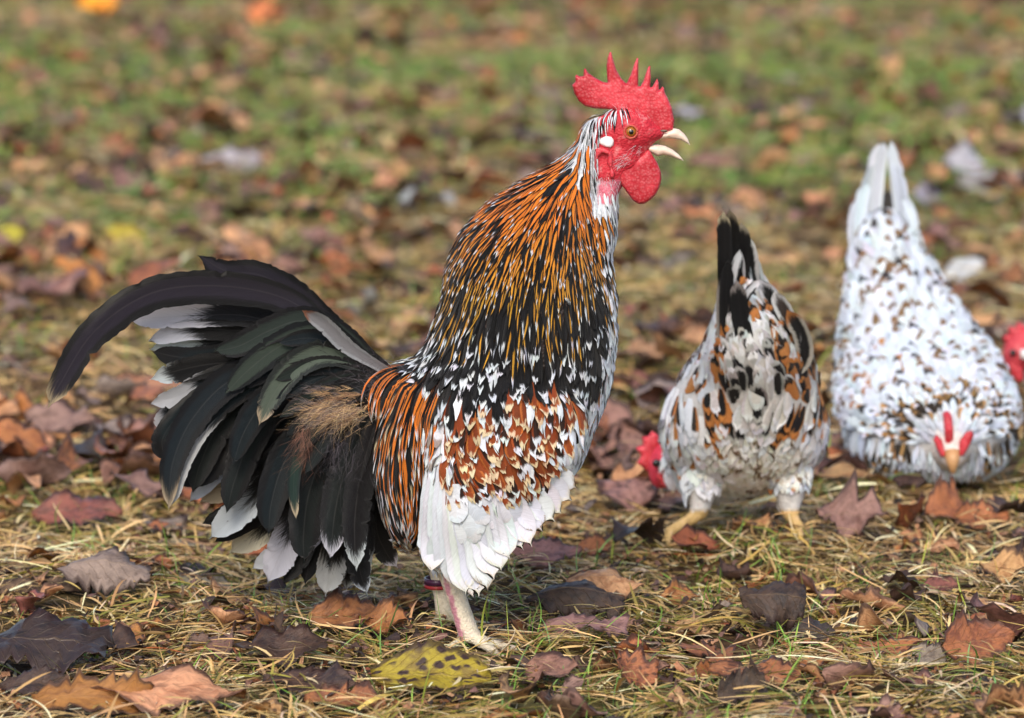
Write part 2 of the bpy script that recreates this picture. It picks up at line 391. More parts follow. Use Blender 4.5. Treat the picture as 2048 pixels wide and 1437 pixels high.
def build_grass():
    dry = []; green = []
    # fine thatch lying flat, dense near the camera
    for dens, y0, y1, ls, ws, K in ((19000, -0.42, 0.8, 1.0, 1.15, 4), (7500, 0.8, 3.4, 1.35, 1.6, 3), (3000, 3.4, 12.5, 1.9, 2.3, 3)):
        p = scatter(lambda Y: dens, y0, y1); n = len(p); x, y = p.T
        # clumped: keep where patch noise is high
        pn = vnoise(x, y, 14, 5, 77) * 0.6 + vnoise(x, y, 42, 9, 1) * 0.4
        keep = (pn > 0.30 + 0.12 * rng.random(n)) & ~(clear_foot(x, y) & (rng.random(n) < .6)); x, y = x[keep], y[keep]; n = len(x)
        flow = vnoise(x, y, 9, 21, 3) * 12.0
        head = flow + rng.normal(0, 0.8, n)
        L = rng.uniform(0.014, 0.048, n) * ls; W = rng.uniform(0.0004, 0.0013, n) * ws; bb = rng.random(n) < 0.22; W[bb] *= 1.7; L[bb] *= 1.25
        el = np.abs(rng.normal(0.08, 0.20, n)); dr = np.sin(el) * rng.uniform(0.3, 1.0, n)
        g = greenness(x, y); col = pick(STRAW, n, [3, 4, 3, 2.5, 2, 1.5], jit=0.25); ol = rng.random(n) < np.clip((g - 0.5) * 2, 0.04, 0.45)
        col[ol] = pick(OLIVE, int(ol.sum()))
        far = y > 3; gg = far & (rng.random(n) < np.clip((g - 0.52) * 2.4, 0, 0.6)); col[gg] = pick(GREEN, int(gg.sum()))
        dry.append(blade_arrays(x, y, head, el, L, W, dr, rng.normal(0, 0.5, n), col, K, z0=np.abs(rng.normal(0.0, 0.008, n)) * ls * (0.4 + 1.2 * vnoise(x, y, 11, 60, 4)), bend=rng.normal(0, 0.22, n)))
    p = scatter_round(2400); n = len(p); x, y = p.T; el = np.abs(rng.normal(.12, .22, n)); g = greenness(x, y)
    col = pick(STRAW, n, [3, 4, 3, 2.5, 2, 1.5], .25); gg = rng.random(n) < np.clip((g - .5) * 2, .05, .5); col[gg] = pick(GREEN + OLIVE, int(gg.sum()))
    dry.append(blade_arrays(x, y, rng.uniform(0, 6.28, n), el, rng.uniform(.025, .08, n), rng.uniform(.0009, .0032, n), np.sin(el) * rng.uniform(.3, 1, n), rng.normal(0, .5, n), col, 3, z0=np.abs(rng.normal(0, .008, n)), bend=rng.normal(0, .3, n)))
    # tufts of straw radiating from one root
    for dens, y0, y1, sc in ((210, -0.42, 1.2, 1.0), (40, 1.2, 6.0, 1.5)):
        c = scatter(lambda Y: dens, y0, y1); c = c[~clear_foot(c[:, 0], c[:, 1])]; m = rng.integers(8, 26, len(c)); idx = np.repeat(np.arange(len(c)), m); n = len(idx)
        x = c[idx, 0] + rng.normal(0, 0.006, n); y = c[idx, 1] + rng.normal(0, 0.006, n)
        hd0 = rng.uniform(0, 6.28, len(c)); head = hd0[idx] + rng.normal(0, 0.75, n)
        el = np.abs(rng.normal(0.45, 0.3, n)).clip(0, 1.35); L = rng.uniform(0.018, 0.052, n) * sc; W = rng.uniform(0.0007, 0.0021, n) * sc
        dr = np.sin(el) * rng.uniform(0.15, 0.9, n); tc = rng.integers(0, 3, len(c))
        col = pick(STRAW, n, [4, 4, 2, 2, 1, 1]); o = tc[idx] == 0; col[o] = pick(OLIVE, int(o.sum()))
        dry.append(blade_arrays(x, y, head, el, L, W, dr, rng.normal(0, 0.7, n), col, 5, z0=rng.uniform(0.001, 0.006, n), bend=rng.normal(0, 0.25, n)))
    blades_obj('dry_grass', dry, 'flattened tangle of straw coloured dead grass covering the ground', 'dry grass')
    # live green blades in small clumps, thicker further back
    for dens, y0, y1, sc, K in ((220, -0.42, 0.9, 1.0, 5), (110, 0.9, 3.4, 1.2, 4), (115, 3.4, 12.5, 1.9, 3)):
        c = scatter(lambda Y: dens, y0, y1); g = greenness(c[:, 0], c[:, 1]); c = c[g + rng.normal(0, 0.05, len(c)) > 0.56]
        m = rng.integers(4, 16, len(c)); idx = np.repeat(np.arange(len(c)), m); n = len(idx)
        sp = 0.018 * sc
        x = c[idx, 0] + rng.normal(0, sp, n); y = c[idx, 1] + rng.normal(0, sp, n)
        el = np.abs(rng.normal(0.75, 0.35, n)).clip(0.1, 1.5); L = rng.uniform(0.02, 0.06, n) * sc ** 0.6; W = rng.uniform(0.0005, 0.0013, n) * sc * (1.3 if sc > 1.5 else 1)
        dr = np.sin(el) * rng.uniform(0.05, 0.6, n)
        green.append(blade_arrays(x, y, rng.uniform(0, 6.28, n), el, L, W, dr, rng.normal(0, 0.5, n), pick(GREEN, n), K, bend=rng.normal(0, 0.5, n)))
    blades_obj('green_grass', green, 'scattered short live green grass blades poking through the dead leaves', 'grass')
build_grass()

# ------------------------------------------------------------------ leaves
BROWN = {'tan': (S(200, 152, 110), S(162, 112, 76)), 'russet': (S(166, 104, 66), S(122, 72, 50)), 'purplish brown': (S(150, 114, 100), S(112, 80, 70)),
         'dark brown': (S(84, 62, 52), S(52, 40, 38)), 'greyish': (S(146, 128, 114), S(108, 92, 82)), 'orange brown': (S(182, 120, 66), S(140, 86, 50)),
         'yellow': (S(184, 160, 46), S(132, 106, 42)), 'orange': (S(238, 160, 34), S(228, 130, 30)), 'salmon orange': (S(222, 134, 76), S(196, 104, 60)),
         'pale lavender': (S(168, 166, 174), S(136, 132, 140)), 'maroon': (S(146, 88, 76), S(106, 64, 58)), 'green': (S(130, 160, 70), S(104, 130, 58)), 'black': (S(66, 54, 48), S(44, 36, 32))}
def leaf_item(L, W, shape, fold, bend, curl, col, spots=0.0, wet=0.4, R=13, C=7, rag=0.11):
    t = np.linspace(0, 1, R); u = np.linspace(-1, 1, C)
    if shape == 'oval': h = np.sin(np.pi * t ** 0.95) ** 0.95
    elif shape == 'narrow': h = np.sin(np.pi * t) ** 1.0 * 0.62
    elif shape == 'lobed': h = np.sin(np.pi * t ** 0.9) ** 0.8 * (1 + 0.34 * np.sin(t * 19 + 0.6)) * 0.9
    elif shape == 'torn': h = np.sin(np.pi * np.clip(t * 0.8 + 0.05, 0, 1)) ** 0.7 * (1 + rng.normal(0, 0.14, R))
    else: h = np.sin(np.pi * t ** 0.72) ** 0.8
    h = np.maximum(h, 0.02)
    hl = h * (1 + rng.normal(0, rag, R)); hr = h * (1 + rng.normal(0, rag, R))
    T, U = np.meshgrid(t, u, indexing='ij')
    H = np.where(U < 0, hl[:, None], hr[:, None])
    X = (T - 0.5) * L + 0.05 * L * np.abs(U) * H; Yl = U * H * W * 0.5
    wav = rng.normal(0, 1, 3)
    Z = fold * np.abs(Yl) + 0.10 * W * (np.sin(T * 7 + wav[0] * 3) * U + 0.7 * np.sin(T * 13 + wav[1] * 3) * np.abs(U) ** 2)
    Z = Z + rng.normal(0, 0.016, Z.shape) * W
    c = curl / (W * 0.5); Y2 = np.sin(Yl * c) / c if abs(c) > 1e-3 else Yl
    Z = Z + ((1 - np.cos(Yl * c)) / c if abs(c) > 1e-3 else 0)
    k = bend / (L * 0.5)
    if abs(k) > 1e-3: X2 = np.sin(X * k) * (1 / k - Z); Z = (1 - np.cos(X * k)) / k + Z * np.cos(X * k)
    else: X2 = X
    v = np.stack([X2, Y2, Z], -1).reshape(-1, 3)
    uv = np.stack([U, T, np.zeros_like(T)], -1).reshape(-1, 3)
    cc = np.array(BROWN[col]) * (1 + rng.normal(0, 0.10))
    cc = cc * (1 + rng.normal(0, 0.05, (1, 3)))
    return dict(v=v, R=R, C=C, uv=uv, cA=np.clip(cc[0], 0.005, 0.9), cB=np.clip(cc[1], 0.005, 0.9), cT=(0, 0, 0), pp=(rng.random(), spots, wet), gl=0.0)
def place_leaf(it, x, y, yaw, tilt, pitch, lift=0.0):
    M = Matrix.Rotation(yaw, 3, 'Z') @ Matrix.Rotation(tilt, 3, 'X') @ Matrix.Rotation(pitch, 3, 'Y')
    v = it['v'] @ np.array(M).T
    v[:, 0] += x; v[:, 1] += y
    g = gz(v[:, 0], v[:, 1]); dz = np.min(v[:, 2] - g)
    v[:, 2] += -dz - 0.002 + lift
    it['v'] = v; return it
def leaf_obj(it, label, group=None, thick=0.0004, stem=True):
    c = it['v'].mean(0); base = Vector((c[0], c[1], it['v'][:, 2].min()))
    it = dict(it); it['v'] = it['v'] - np.array(base)
    me = sheets_mesh('fallen_leaf', [it]); o = link('fallen_leaf', me, M_LEAF); o.location = base
    s = o.modifiers.new('thickness', 'SOLIDIFY'); s.thickness = thick
    tag(o, label, 'leaf', group); return o
def vparam(): return dict(fold=rng.uniform(-0.2, 0.5), bend=rng.normal(0, 0.5), curl=rng.normal(0.35, 0.6))
HAND = [  # px, py, length px, width px, yaw, tilt, colour, shape, spots, wet, fold, bend, curl, label
 (862, 1378, 245, 150, -0.10, 0.62, 'yellow', 'oval', 1.0, 0.4, 0.25, -0.1, 0.25, 'yellow leaf with dark blotches lying just in front of the rooster feet'),
 (690, 1262, 150, 110, 0.1, 0.55, 'russet', 'oval', 0.3, 0.9, 0.3, 0.3, 0.3, 'wet reddish brown leaf left of the yellow blotched leaf'),
 (768, 1268, 110, 90, -0.35, 0.6, 'russet', 'oval', 0.1, 0.9, 0.2, 0.4, 0.2, 'rust brown leaf tucked behind the left end of the yellow blotched leaf'),
 (155, 1045, 185, 110, 0.05, 0.5, 'maroon', 'oval', 0.2, 0.9, 0.1, -0.2, -0.2, 'glossy maroon oval leaf on the ground left of the tail feathers'),
 (122, 885, 150, 120, -0.3, 0.6, 'purplish brown', 'lobed', 0.1, 0.4, 0.1, 0.3, -0.4, 'dull purplish brown leaf under the drooping tip of the long tail feather'),
 (40, 850, 110, 90, -0.5, 0.8, 'orange brown', 'oval', 0.2, 0.3, 0.5, 0.6, 0.6, 'curled orange brown leaf at the left edge below the long tail feather tip'),
 (300, 790, 190, 90, 0.1, 0.35, 'tan', 'oval', 0.0, 0.3, 0.1, -0.2, -0.3, 'broad tan leaf behind the tail at its left side'),
 (300, 930, 180, 120, -0.2, 0.5, 'purplish brown', 'oval', 0.1, 0.5, 0.3, 0.2, 0.3, 'dusky brown leaf touching the white edged tail feathers from the left'),
 (205, 1205, 200, 120, -0.15, 0.45, 'greyish', 'torn', 0.1, 0.3, -0.3, -0.5, -0.5, 'grey brown torn leaf at the end of the bark strip'),
 (375, 1207, 110, 45, 0.02, 0.4, 'orange brown', 'narrow', 0.0, 0.5, 0.2, 0.0, 0.3, 'small amber narrow leaf beside the grey torn leaf'),
 (70, 1320, 300, 190, -0.15, 0.30, 'black', 'torn', 0.4, 0.9, 0.0, -0.2, -0.2, 'large wet blackish leaf flat at the left edge of the foreground'),
 (70, 1385, 150, 80, 0.1, 0.7, 'dark brown', 'oval', 0.3, 0.7, 0.6, -0.5, -1.2, 'dark rolled leaf at the lower left corner'),
 (330, 1418, 330, 150, 0.03, 0.22, 'tan', 'oval', 0.3, 0.5, 0.1, -0.2, -0.5, 'long tan leaf with folded edge along the bottom left of the picture'),
 (180, 1425, 240, 90, 0.05, 0.9, 'orange brown', 'torn', 0.1, 0.4, 0.3, -0.3, 0.5, 'upturned orange brown leaf edge at the bottom left of the picture'),
 (560, 1335, 190, 110, 0.1, 0.3, 'dark brown', 'torn', 0.3, 0.9, 0.1, 0.3, 0.2, 'dark wet leaf scrap between straw tufts left of the yellow blotched leaf'),
 (620, 1395, 200, 120, -0.3, 0.35, 'dark brown', 'oval', 0.2, 0.9, 0.2, 0.2, -0.3, 'dark soggy leaf below the reddish brown leaf near the bottom'),
 (690, 1412, 170, 90, -0.2, 0.4, 'russet', 'oval', 0.3, 0.8, 0.3, 0.2, 0.4, 'mottled rust leaf at the bottom left of the yellow blotched leaf'),
 (1205, 1215, 170, 120, -0.25, 0.45, 'tan', 'oval', 0.0, 0.5, -0.4, -0.5, -0.5, 'tan arched leaf right of the rooster leg'),
 (1150, 1240, 210, 110, -0.05, 0.5, 'dark brown', 'torn', 0.2, 0.5, -0.5, -0.6, -0.6, 'dark hollow curled leaf under the tan arched leaf'),
 (1170, 1275, 170, 80, 0.05, 0.3, 'purplish brown', 'torn', 0.1, 0.4, 0.1, -0.3, -0.4, 'mauve brown crumpled leaf in front of the hollow curled leaf'),
 (1355, 1205, 90, 70, 0.2, 0.6, 'orange brown', 'oval', 0.3, 0.7, 0.4, 0.5, 0.5, 'small shiny orange brown leaf in the straw under the nearer hen'),
 (1090, 1150, 150, 100, 0.1, 0.5, 'purplish brown', 'oval', 0.3, 0.5, 0.1, 0.2, -0.3, 'mauve brown leaf right of the white thigh feathers near the ground'),
 (1545, 1255, 140, 115, -0.1, 0.75, 'dark brown', 'torn', 0.2, 0.5, -0.4, -0.5, -0.7, 'crumpled very dark leaf standing up in front of the nearer hen'),
 (1625, 1272, 95, 75, -0.25, 0.7, 'black', 'oval', 0.1, 0.5, -0.3, -0.4, -0.5, 'small slate black leaf right of the crumpled dark leaf'),
 (1510, 1378, 190, 105, -0.2, 0.4, 'russet', 'oval', 0.7, 0.7, 0.15, 0.2, -0.3, 'flat rust leaf with dark spots at bottom right of centre'),
 (1408, 1362, 120, 70, 0.35, 0.7, 'russet', 'narrow', 0.1, 0.6, 0.5, 0.4, 0.6, 'pointed folded rust leaf left of the flat spotted rust leaf'),
 (1480, 1415, 110, 95, 0.3, 0.9, 'dark brown', 'torn', 0.4, 0.4, 0.4, 0.4, 0.5, 'ragged dark brown leaf below the flat spotted rust leaf'),
 (1955, 1340, 170, 120, 0.45, 0.75, 'russet', 'pointed', 0.1, 0.6, 0.1, 0.2, 0.3, 'big pointed reddish brown leaf at the right in the foreground grass'),
 (1850, 1325, 90, 80, -0.4, 0.5, 'greyish', 'oval', 0.1, 0.4, 0.2, 0.3, 0.3, 'small grey brown leaf left of the big pointed leaf'),
 (1705, 1085, 150, 140, -0.3, 0.6, 'purplish brown', 'lobed', 0.1, 0.4, 0.1, 0.3, 0.3, 'lobed mauve brown leaf right of the nearer hen right foot'),
 (1900, 1050, 130, 110, 0.7, 0.7, 'russet', 'oval', 0.1, 0.5, 0.3, -0.4, 0.4, 'upright curled rust leaf in the grass below the white hen'),
 (1960, 1055, 120, 90, 0.2, 0.5, 'russet', 'oval', 0.1, 0.5, 0.3, 0.3, 0.3, 'reddish brown leaf at right edge below the white hen'),
 (2010, 1165, 110, 90, -0.5, 0.55, 'tan', 'oval', 0.0, 0.4, 0.2, 0.3, 0.3, 'tan leaf at the right edge above the big pointed leaf'),
 (1880, 1190, 70, 70, 0.1, 0.5, 'maroon', 'oval', 0.2, 0.7, 0.2, 0.3, 0.3, 'little maroon leaf half buried in straw at the right'),
 (195, 48, 80, 80, 0.1, 0.9, 'orange', 'oval', 0.0, 0.3, 0.1, 0.2, 0.2, 'bright orange yellow leaf blurred at the top left'),
 (530, 56, 82, 70, -0.1, 0.9, 'salmon orange', 'oval', 0.0, 0.3, 0.1, 0.2, 0.2, 'bright salmon orange leaf blurred at the top left of centre'),
 (250, 475, 95, 55, 0.0, 0.7, 'yellow', 'oval', 0.0, 0.3, 0.1, 0.2, 0.2, 'pale yellow leaf blurred above the long tail feather'),
 (20, 485, 70, 50, 0.0, 0.7, 'yellow', 'oval', 0.0, 0.3, 0.1, 0.2, 0.2, 'yellow leaf blurred at the left edge above the tail'),
 (455, 350, 130, 60, 0.1, 0.8, 'pale lavender', 'torn', 0.2, 0.4, 0.2, 0.3, 0.4, 'greyish lavender leaf underside blurred left of centre in the background'),
 (825, 420, 60, 50, 0.1, 0.8, 'pale lavender', 'oval', 0.0, 0.4, 0.2, 0.3, 0.4, 'pale silvery leaf just behind the rooster back feathers'),
 (1925, 365, 90, 95, 0.3, 1.1, 'pale lavender', 'oval', 0.0, 0.4, 0.2, 0.3, 0.4, 'pale bluish leaf right of the white hen raised tail, the tallest of three'),
 (1980, 390, 130, 60, 0.0, 0.8, 'pale lavender', 'torn', 0.2, 0.4, 0.2, 0.3, 0.4, 'flat pale bluish leaf at the far right behind the white hen'),
 (1852, 415, 60, 55, 0.0, 0.9, 'pale lavender', 'oval', 0.0, 0.4, 0.2, 0.3, 0.4, 'small pale leaf close to the white hen tail on its right'),
 (1370, 252, 90, 50, -0.3, 0.7, 'pale lavender', 'oval', 0.0, 0.4, 0.2, 0.3, 0.4, 'pale leaf blurred in the background beside the rooster beak'),
 (1190, 1105, 80, 60, 0.0, 0.5, 'russet', 'oval', 0.1, 0.6, 0.3, 0.2, 0.5, 'rust leaf in shade midway between rooster and nearer hen'),
]
LEAF_PX = []
def hand_leaves():
    for (x, y, lp, wp, yaw, tilt, col, shp, sp, wet, fo, be, cu, lab) in HAND:
        p = gpx(x, y, 0.006); sc = (p.y - CAM.y) / FPX * 1.01
        big = y > 900
        it = leaf_item(lp * sc, wp * sc, shp, fo, be, cu * .65, col, sp, wet, R=23 if big else 11, C=11 if big else 5, rag=.05 if col == 'yellow' else .13 if big else .1)
        place_leaf(it, p.x, p.y, yaw, tilt, 0.0, 0.009)
        leaf_obj(it, lab, 'fallen leaves on the lawn'); LEAF_PX.append((x, y, max(lp, wp)))
hand_leaves()
def hidden(x, y):
    """behind a bird in the photograph"""
    if 870 < x < 1230 and 380 < y < 1000: return True
    if 480 < x < 870 and 760 < y < 1090: return True
    if 1340 < x < 1640 and 700 < y < 980: return True
    if 1710 < x < 1990 and 560 < y < 920: return True
    return False
def where(x, y):
    cols = ['at the far left', 'left of the rooster', 'behind the rooster tail', 'by the rooster', 'between rooster and hen', 'by the nearer hen', 'between the two hens', 'at the far right']
    c = cols[min(7, int(x / 256))]
    rows = [(90, 'along the top edge'), (180, 'high in the background'), (280, 'in the upper background'), (390, 'in the comb height background'), (520, 'in the mid background'), (660, 'in the tail height background'),
            (820, 'in the softer middle ground'), (960, 'low in the middle ground'), (1080, 'near hen feet level'), (1190, 'just behind the rooster feet'), (1310, 'in the foreground'), (9999, 'along the bottom edge')]
    r = next(t for lim, t in rows if y < lim)
    return c, r
def random_leaves():
    cand = []
    pts = np.concatenate([scatter(lambda Y: 680, -0.36, 0.9), scatter(lambda Y: 220, 0.9, 4.0), scatter(lambda Y: 170, 4.0, 12.3)])
    names = ['tan', 'russet', 'purplish brown', 'dark brown', 'greyish', 'orange brown', 'maroon', 'yellow', 'pale lavender', 'black']
    wts = np.array([30, 15, 26, 14, 10, 6, 2, 0.6, 0.4, 3]); wts = wts / wts.sum()
    pts = np.concatenate([pts, scatter_round(75)])
    for (x, y) in pts:
        lf = vnoise(x, y, 1.9, 8, 50) * 0.6 + vnoise(x, y, 6, 1, 5) * 0.4
        if rng.random() > np.clip((lf - 0.22) * 2.2, 0.12, 1.0): continue
        u, v = topx((x, y, 0.01)); near = y < 0.5
        if 1840 < u < 1960 and 925 < v < 1010: continue
        if 1560 < u < 1640 and 1090 < v < 1150 or 1310 < u < 1370 and 1085 < v < 1150: continue
        if near and (820 < u < 1010 and 1180 < v < 1330): continue
        if any(abs(u - a) < s * 0.5 and abs(v - b) < s * 0.3 for a, b, s in LEAF_PX if b > 1000): continue
        L = rng.uniform(0.018, 0.056) * (1.25 if rng.random() < .2 else 1) if near else rng.uniform(0.04, 0.09); W = L * rng.uniform(0.5, 0.85)
        col = names[rng.choice(len(names), p=wts)]
        shp = ['oval', 'pointed', 'torn', 'lobed', 'narrow'][rng.choice(5, p=[0.36, 0.2, 0.24, 0.1, 0.1])]
        vp = vparam(); R, C = (13, 7) if y < 0.9 else (9, 5)
        it = leaf_item(L, W, shp, vp['fold'], vp['bend'], vp['curl'], col, rng.choice([0, 0.2, 0.7]), rng.uniform(0.1, 0.9), R, C)
        place_leaf(it, x, y, rng.uniform(0, 6.28), rng.normal(0, 0.34), rng.normal(0, 0.22), rng.uniform(-0.002, 0.011) if near else rng.uniform(0, .02))
        s = L * FPX / (y - CAM.y)
        inf = -10 < u < 2058 and 0 < v < 1445 and not hidden(u, v)
        cand.append((inf, s, u, v, it, col, shp, L, vp))
    vis = sorted([c for c in cand if c[0]], key=lambda c: -c[1])
    solo = vis[:300 - len(HAND)]; rest = vis[300 - len(HAND):] + [c for c in cand if not c[0]]
    sw = {'oval': 'oval', 'pointed': 'pointed', 'torn': 'ragged', 'lobed': 'lobed', 'narrow': 'slender'}
    by = {}
    for c in solo:
        cl, rw = where(c[2], c[3]); by.setdefault((c[5], sw[c[6]], cl, rw), []).append(c)
    for (col, shp, cl, rw), L in by.items():
        L.sort(key=lambda c: c[2])
        for i, c in enumerate(L):
            o = '' if len(L) == 1 else ('leftmost ' if i == 0 else 'rightmost ' if i == len(L) - 1 else ['', 'second ', 'third ', 'fourth ', 'fifth ', 'sixth '][min(i, 5)])
            leaf_obj(c[4], f'{o}{shp} {col} fallen leaf {rw}, {cl}', 'fallen leaves on the lawn')
    crumbs = []
    for (x, y) in scatter(lambda Y: 5200 if Y < .5 else 1200, -0.36, 1.6):
        if vnoise(x, y, 12, 33, 8) < .42: continue
        it = leaf_item(rng.uniform(.004, .014), rng.uniform(.003, .009), 'torn', 0, rng.normal(0, .6), rng.normal(0, .6), ['dark brown', 'russet', 'purplish brown', 'tan', 'black'][rng.integers(0, 5)], 0, .4, 4, 3, .25)
        crumbs.append(place_leaf(it, x, y, rng.uniform(0, 6.28), rng.normal(0, .4), rng.normal(0, .3), rng.uniform(.003, .016)))
    me = sheets_mesh('leaf_litter', [c[4] for c in rest] + crumbs)
    tag(link('leaf_litter', me, M_LEAF), 'brown dead leaves strewn over the lawn into the blurred distance', 'leaf litter', kind='stuff')
random_leaves()

def straw_over():
    p = scatter(lambda Y: 3400 if Y < .35 else 1200, -0.42, 1.2); x, y = p.T; pn = vnoise(x, y, 10, 70, 12); k = (pn > .45) & ~clear_foot(x, y); x, y = x[k], y[k]; n = len(x)
    L = rng.uniform(.02, .07, n); W = rng.uniform(.0005, .0017, n); el = np.abs(rng.normal(.05, .22, n))
    c = pick(STRAW + OLIVE[:2], n, [3, 4, 3, 3, 2, 2, 1.5, 1.5], .22)
    parts = [blade_arrays(x, y, rng.uniform(0, 6.28, n), el, L, W, np.sin(el) * rng.uniform(0, .9, n), rng.normal(0, .6, n), c, 5, z0=rng.uniform(.008, .021, n), bend=rng.normal(0, .3, n))]
    # straw heaped round the rooster's toes
    q = gpx(985, 1318); n = 60; x = rng.normal(q.x + .015, .035, n); y = rng.normal(q.y - .01, .025, n); el = np.abs(rng.normal(.2, .3, n))
    parts.append(blade_arrays(x, y, rng.uniform(0, 6.28, n), el, rng.uniform(.02, .05, n), rng.uniform(.0006, .0016, n), np.sin(el) * rng.uniform(.2, .9, n), rng.normal(0, .6, n), pick(STRAW, n), 5, z0=rng.uniform(.004, .016, n), bend=rng.normal(0, .3, n)))
    blades_obj('loose_straw', parts, 'loose dry straw blades lying over leaves in the foreground', 'straw')
straw_over()
# pine needles and twigs, each its own thing
def needle(x0, y0, x1, y1, r=0.0007, arch=0.004, mat=M_NEEDLE, label='', name='pine_needle', cat='pine needle', lift=0.006, group='pine needles in the straw'):
    a, b = gpx(x0, y0, lift), gpx(x1, y1, lift); pts = []
    side = Vector((-(b - a).y, (b - a).x, 0)) * random.uniform(-0.06, 0.06)
    for i in range(9):
        t = i / 8; q = a.lerp(b, t) + side * math.sin(math.pi * t); z = float(gz(q.x, q.y)) + lift + arch * math.sin(math.pi * t)
        pts.append(Vector((q.x, q.y, z)) - a)
    bm = bmesh.new(); tube(bm, pts, [r * (1.0 - 0.5 * abs(2 * i / 8 - 1) ** 3) for i in range(9)], 6)
    o = link(name, bm_mesh(bm, name), mat); o.location = a; return tag(o, label, cat, group)
for d in [
 (95, 1272, 215, 1322, 'rust coloured pine needle in front of the wet blackish leaf'),
 (250, 1290, 370, 1305, 'pine needle right of the straw tuft in the left foreground'),
 (180, 1375, 350, 1352, 'orange pine needle along the lower left straw, the upper of a pair'),
 (195, 1388, 330, 1368, 'orange pine needle along the lower left straw, the lower of a pair'),
 (315, 1320, 450, 1327, 'thin rust pine needle left of the reddish brown leaf'),
 (360, 1235, 520, 1190, 'long rust pine needle sloping up toward the tail feathers'),
 (520, 1192, 830, 1188, 'very long rust pine needle under the tail feathers'),
 (560, 1195, 720, 1235, 'rust pine needle pointing at the reddish brown leaf'),
 (1060, 1080, 1160, 1030, 'orange pine needle right of the white wing, the upper one'),
 (1080, 1090, 1140, 1050, 'orange pine needle right of the white wing, the lower one'),
 (1330, 1115, 1450, 1118, 'orange pine needle lying between the feet of the nearer hen'),
 (1440, 1185, 1560, 1135, 'orange pine needle leaning up to the nearer hen right foot'),
 (1450, 1180, 1540, 1150, 'shorter orange pine needle beside the one leaning to the hen foot'),
 (980, 1275, 1075, 1240, 'dark rust pine needle right of the rooster foot'),
 (1230, 1330, 1400, 1290, 'thin reddish pine needle in straw at bottom centre right')]:
    needle(*d[:4], label=d[4], r=random.uniform(0.0006, 0.0010))
for d in [(1495, 1400, 1580, 1340, 0.0012, 'thin dark twig crossing the flat spotted rust leaf'), (1200, 1262, 1250, 1345, 0.0010, 'dark bent twig in the straw at bottom centre right')]:
    needle(*d[:4], r=d[4], mat=M_BARK, label=d[5], name='twig', cat='twig', group='twigs in the foreground')
def bark_strip():
    a, b = gpx(-60, 1200, 0.0), gpx(185, 1205, 0.0); R, C = 24, 9; V = []
    for i in range(R):
        t = i / (R - 1); q = a.lerp(b, t)
        for j in range(C):
            th = math.pi * (0.05 + 0.9 * j / (C - 1)); r = 0.013 * (1 - 0.25 * t) * (1 + 0.12 * random.uniform(-1, 1))
            V.append((q.x - a.x + 0.002 * random.uniform(-1, 1), q.y - a.y + math.cos(th) * r * 1.5, math.sin(th) * r + float(gz(q.x, q.y)) - 0.002 + 0.006 * t))
    o = link('bark_strip', arrmesh('bark_strip', V, gridfaces(R, C)), M_BARK); o.location = (a.x, a.y, 0)
    s = o.modifiers.new('thickness', 'SOLIDIFY'); s.thickness = 0.002
    tag(o, 'grey brown curled strip of bark lying at the left edge', 'bark')
bark_strip()

# ------------------------------------------------------------------ feathers
WHT, CRM, BLK, ORG, GLD, MAH, TAN = S(208, 213, 219), S(204, 184, 150), S(15, 14, 15), S(208, 114, 34), S(190, 138, 42), S(126, 58, 26), S(190, 124, 66)
def jit(c, a=0.12):
    k = 1 + random.gauss(0, a); return tuple(min(0.92, max(0.003, x * k * (1 + random.gauss(0, 0.03)))) for x in c)
FC = 5
_FU = np.linspace(-1, 1, FC)
def feather_on(bvh, p, n, flow, L, w, shape, cA, cB, cT, ew, ts, gl=0.0, R=7, off=0.001, lift=0.004, roll=0.2, jag=0.14, dev=0.12):
    """one feather that starts at p on the skin and follows it along flow(p)"""
    c = Vector(p); nn = Vector(n); rows = []; step = L / (R - 1); dd = random.gauss(0, dev); rl = random.gauss(0, roll); pd = None
    for i in range(R):
        t = i / (R - 1)
        d = flow(c); d = d - nn * d.dot(nn)
        if d.length < 1e-6: d = nn.orthogonal()
        d.normalize(); d = Matrix.Rotation(dd, 3, nn) @ d
        if pd is not None and pd.dot(d) < 0.2: d = pd
        pd = d
        sd = nn.cross(d); sd = Matrix.Rotation(rl, 3, d) @ sd
        rows.append((c + nn * (off + lift * t ** 1.4), d.copy(), sd.normalized(), nn.copy()))
        c = c + d * step
        h = bvh.find_nearest(c)
        if h[0] is not None:
            if (c - h[0]).length < 0.012: c = h[0] + (c - h[0]) * 0.25
            nn = (nn * 0.35 + h[1] * 0.65).normalized()
    V = np.zeros((R, FC, 3)); UV = np.zeros((R, FC, 3)); jo = [random.uniform(-1, 1) for _ in range(FC)]
    for i, (q, d, sd, m) in enumerate(rows):
        t = i / (R - 1)
        if shape == 'point': pr = min(1, (t / 0.3) ** 0.7 + 0.25) * (1 - max(0, (t - 0.35) / 0.65) ** 1.7) + 0.03
        else: pr = min(1, 0.35 + t * 1.5) * (math.sqrt(max(0.0, 1 - max(0, (t - 0.62) / 0.40) ** 2.4)))
        for j, u in enumerate(_FU):
            pos = q + sd * (u * w * pr) - m * (0.22 * w * pr * u * u)
            if t > 0.6: pos = pos + d * (L * jag * jo[j] * (t - 0.6) / 0.4)
            V[i, j] = pos; UV[i, j] = (u, t, L * 900)
    return dict(v=V.reshape(-1, 3), R=R, C=FC, uv=UV.reshape(-1, 3), cA=cA, cB=cB, cT=cT, pp=(ew, ts, random.random()), gl=gl)
